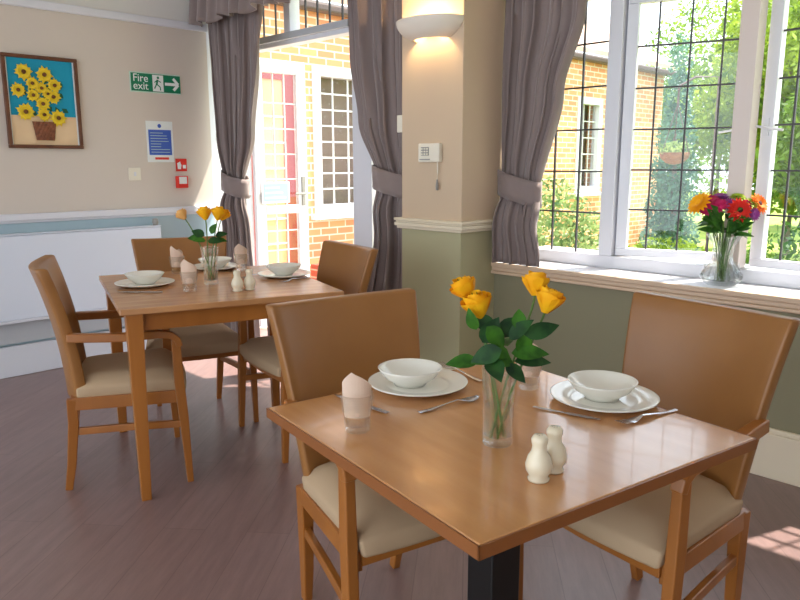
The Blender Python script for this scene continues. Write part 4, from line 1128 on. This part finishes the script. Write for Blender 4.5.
def tree(name, loc, blobs, n, size, m, seed, lab, cat='tree', trunk=None, group=None):
    root = empty(name, loc)
    bm = bmesh.new(); leaf_cloud(bm, blobs, n, size, seed); finish('foliage', bm, m, root)
    if trunk:
        bm = bmesh.new(); h_, r_ = trunk
        tube(bm, [(0, 0, -0.1), (0.05, 0, h_ * 0.4), (-0.04, 0.05, h_ * 0.75), (0, 0, h_)], [r_, r_ * 0.8, r_ * 0.6, r_ * 0.3], 10)
        rnd = random.Random(seed)
        for k_ in range(5 if r_ > 0.07 else 0):
            a = rnd.uniform(0, 6.28); z_ = h_ * rnd.uniform(0.45, 0.8); L_ = h_ * 0.3
            tube(bm, [(0, 0, z_), (L_ * 0.5 * cos(a), L_ * 0.5 * sin(a), z_ + L_ * 0.5), (L_ * cos(a), L_ * sin(a), z_ + L_ * 0.8)], [r_ * 0.4, r_ * 0.3, r_ * 0.1], 6)
        finish('trunk', bm, M['bark'], root, smooth=True)
    return tag(root, lab, cat, group)
GZ = -0.15
tree('conifer', (-3.95, 8.5, GZ), [(0, 0, 0.55 + 0.42 * i, 0.36 - 0.045 * i, 0.36 - 0.045 * i, 0.38) for i in range(6)], 5200, 0.035, M['conifer'], 1, 'narrow blue-green conifer seen through the middle casement', trunk=(2.2, 0.05))
tree('shrub', (-4.15, 6.0, GZ), [(0, 0, 0.7, 0.65, 0.6, 0.7), (-0.5, 0.1, 0.55, 0.5, 0.5, 0.6), (0.45, 0.2, 0.5, 0.4, 0.4, 0.55)], 6500, 0.035, M['bush'], 2, 'pale green shrub outside the left light of the window, beside the curtain', 'shrub', trunk=(0.9, 0.03))
tree('shrub', (-3.35, 7.2, GZ), [(0, 0, 0.35, 0.6, 0.4, 0.4), (0.7, 0.3, 0.3, 0.5, 0.4, 0.35)], 3500, 0.035, M['foliage'], 3, 'low yellow-green shrub at the foot of the conifer', 'shrub', trunk=(0.4, 0.03))
tree('shrub', (-1.75, 6.1, GZ), [(0, 0, 0.5, 0.7, 0.5, 0.55), (0.8, 0.2, 0.5, 0.6, 0.5, 0.5), (-0.6, 0.6, 0.35, 0.5, 0.4, 0.4)], 5200, 0.035, M['foliage2'], 4, 'rounded green shrub just outside the right-hand casement', 'shrub', trunk=(0.6, 0.03))
TB = lambda s_, z_: [(0, 0, z_, 1.3 * s_, 1.3 * s_, 1.2 * s_), (-0.9 * s_, 0.3, z_ - 0.7 * s_, 0.9 * s_, 0.9 * s_, 0.9 * s_), (0.9 * s_, -0.2, z_ - 0.6 * s_, 0.95 * s_, 0.9 * s_, 0.9 * s_), (0.2, 0.1, z_ - 1.5 * s_, 1.0 * s_, 0.9 * s_, 0.8 * s_)]
tree('garden_tree', (-4.0, 12.9, GZ), TB(1.05, 3.0), 17000, 0.065, M['foliage'], 5, 'bright yellow-green tree directly behind the conifer', trunk=(3.2, 0.09))
tree('garden_tree', (-1.6, 8.6, GZ), TB(0.85, 2.2), 14000, 0.06, M['foliage2'], 6, 'mid-green tree seen through the right-hand casement', trunk=(2.8, 0.08))
tree('garden_tree', (-10.5, 26.0, GZ), TB(2.2, 4.8), 16000, 0.085, M['foliage'], 7, 'tall pale tree rising beyond the end of the brick building', trunk=(5.5, 0.16))
tree('garden_tree', (-5.4, 18.6, GZ), TB(1.7, 4.3), 22000, 0.085, M['foliage'], 8, 'broad sunlit tree at the back right of the garden', trunk=(4.5, 0.14))
tree('garden_tree', (-9.8, 17.6, GZ), TB(1.3, 2.4), 9000, 0.10, M['foliage2'], 12, 'distant darker green tree low behind the conifer', trunk=(2.8, 0.12))
c = empty('hanging_basket', (-3.0, 6.45, 1.42)); bm = bmesh.new()
lathe(bm, [(0, -0.09), (0.07, -0.075), (0.12, -0.03), (0.135, 0.02), (0.12, 0.02), (0, 0.0)], 24); finish('basket_bowl', bm, M['basket'], c, smooth=True)
bm = bmesh.new()
for k_ in range(3): a = 2 * pi * k_ / 3; tube(bm, [(0.13 * cos(a), 0.13 * sin(a), 0.02), (0, 0, 0.45)], 0.004, 5)
tube(bm, [(0, 0, 0.45), (0, 0, 0.6), (0.1, 0.1, 0.68), (0.25, 0.25, 0.68), (0.25, 0.25, -1.57)], 0.012, 6)
finish('chains_and_post', bm, M['gutter'], c)
bm = bmesh.new(); leaf_cloud(bm, [(0, 0, 0.05, 0.15, 0.15, 0.07)], 260, 0.025, 5); finish('basket_plants', bm, M['bush'], c)
tag(c, 'round brown hanging basket in front of the conifer', 'hanging basket')
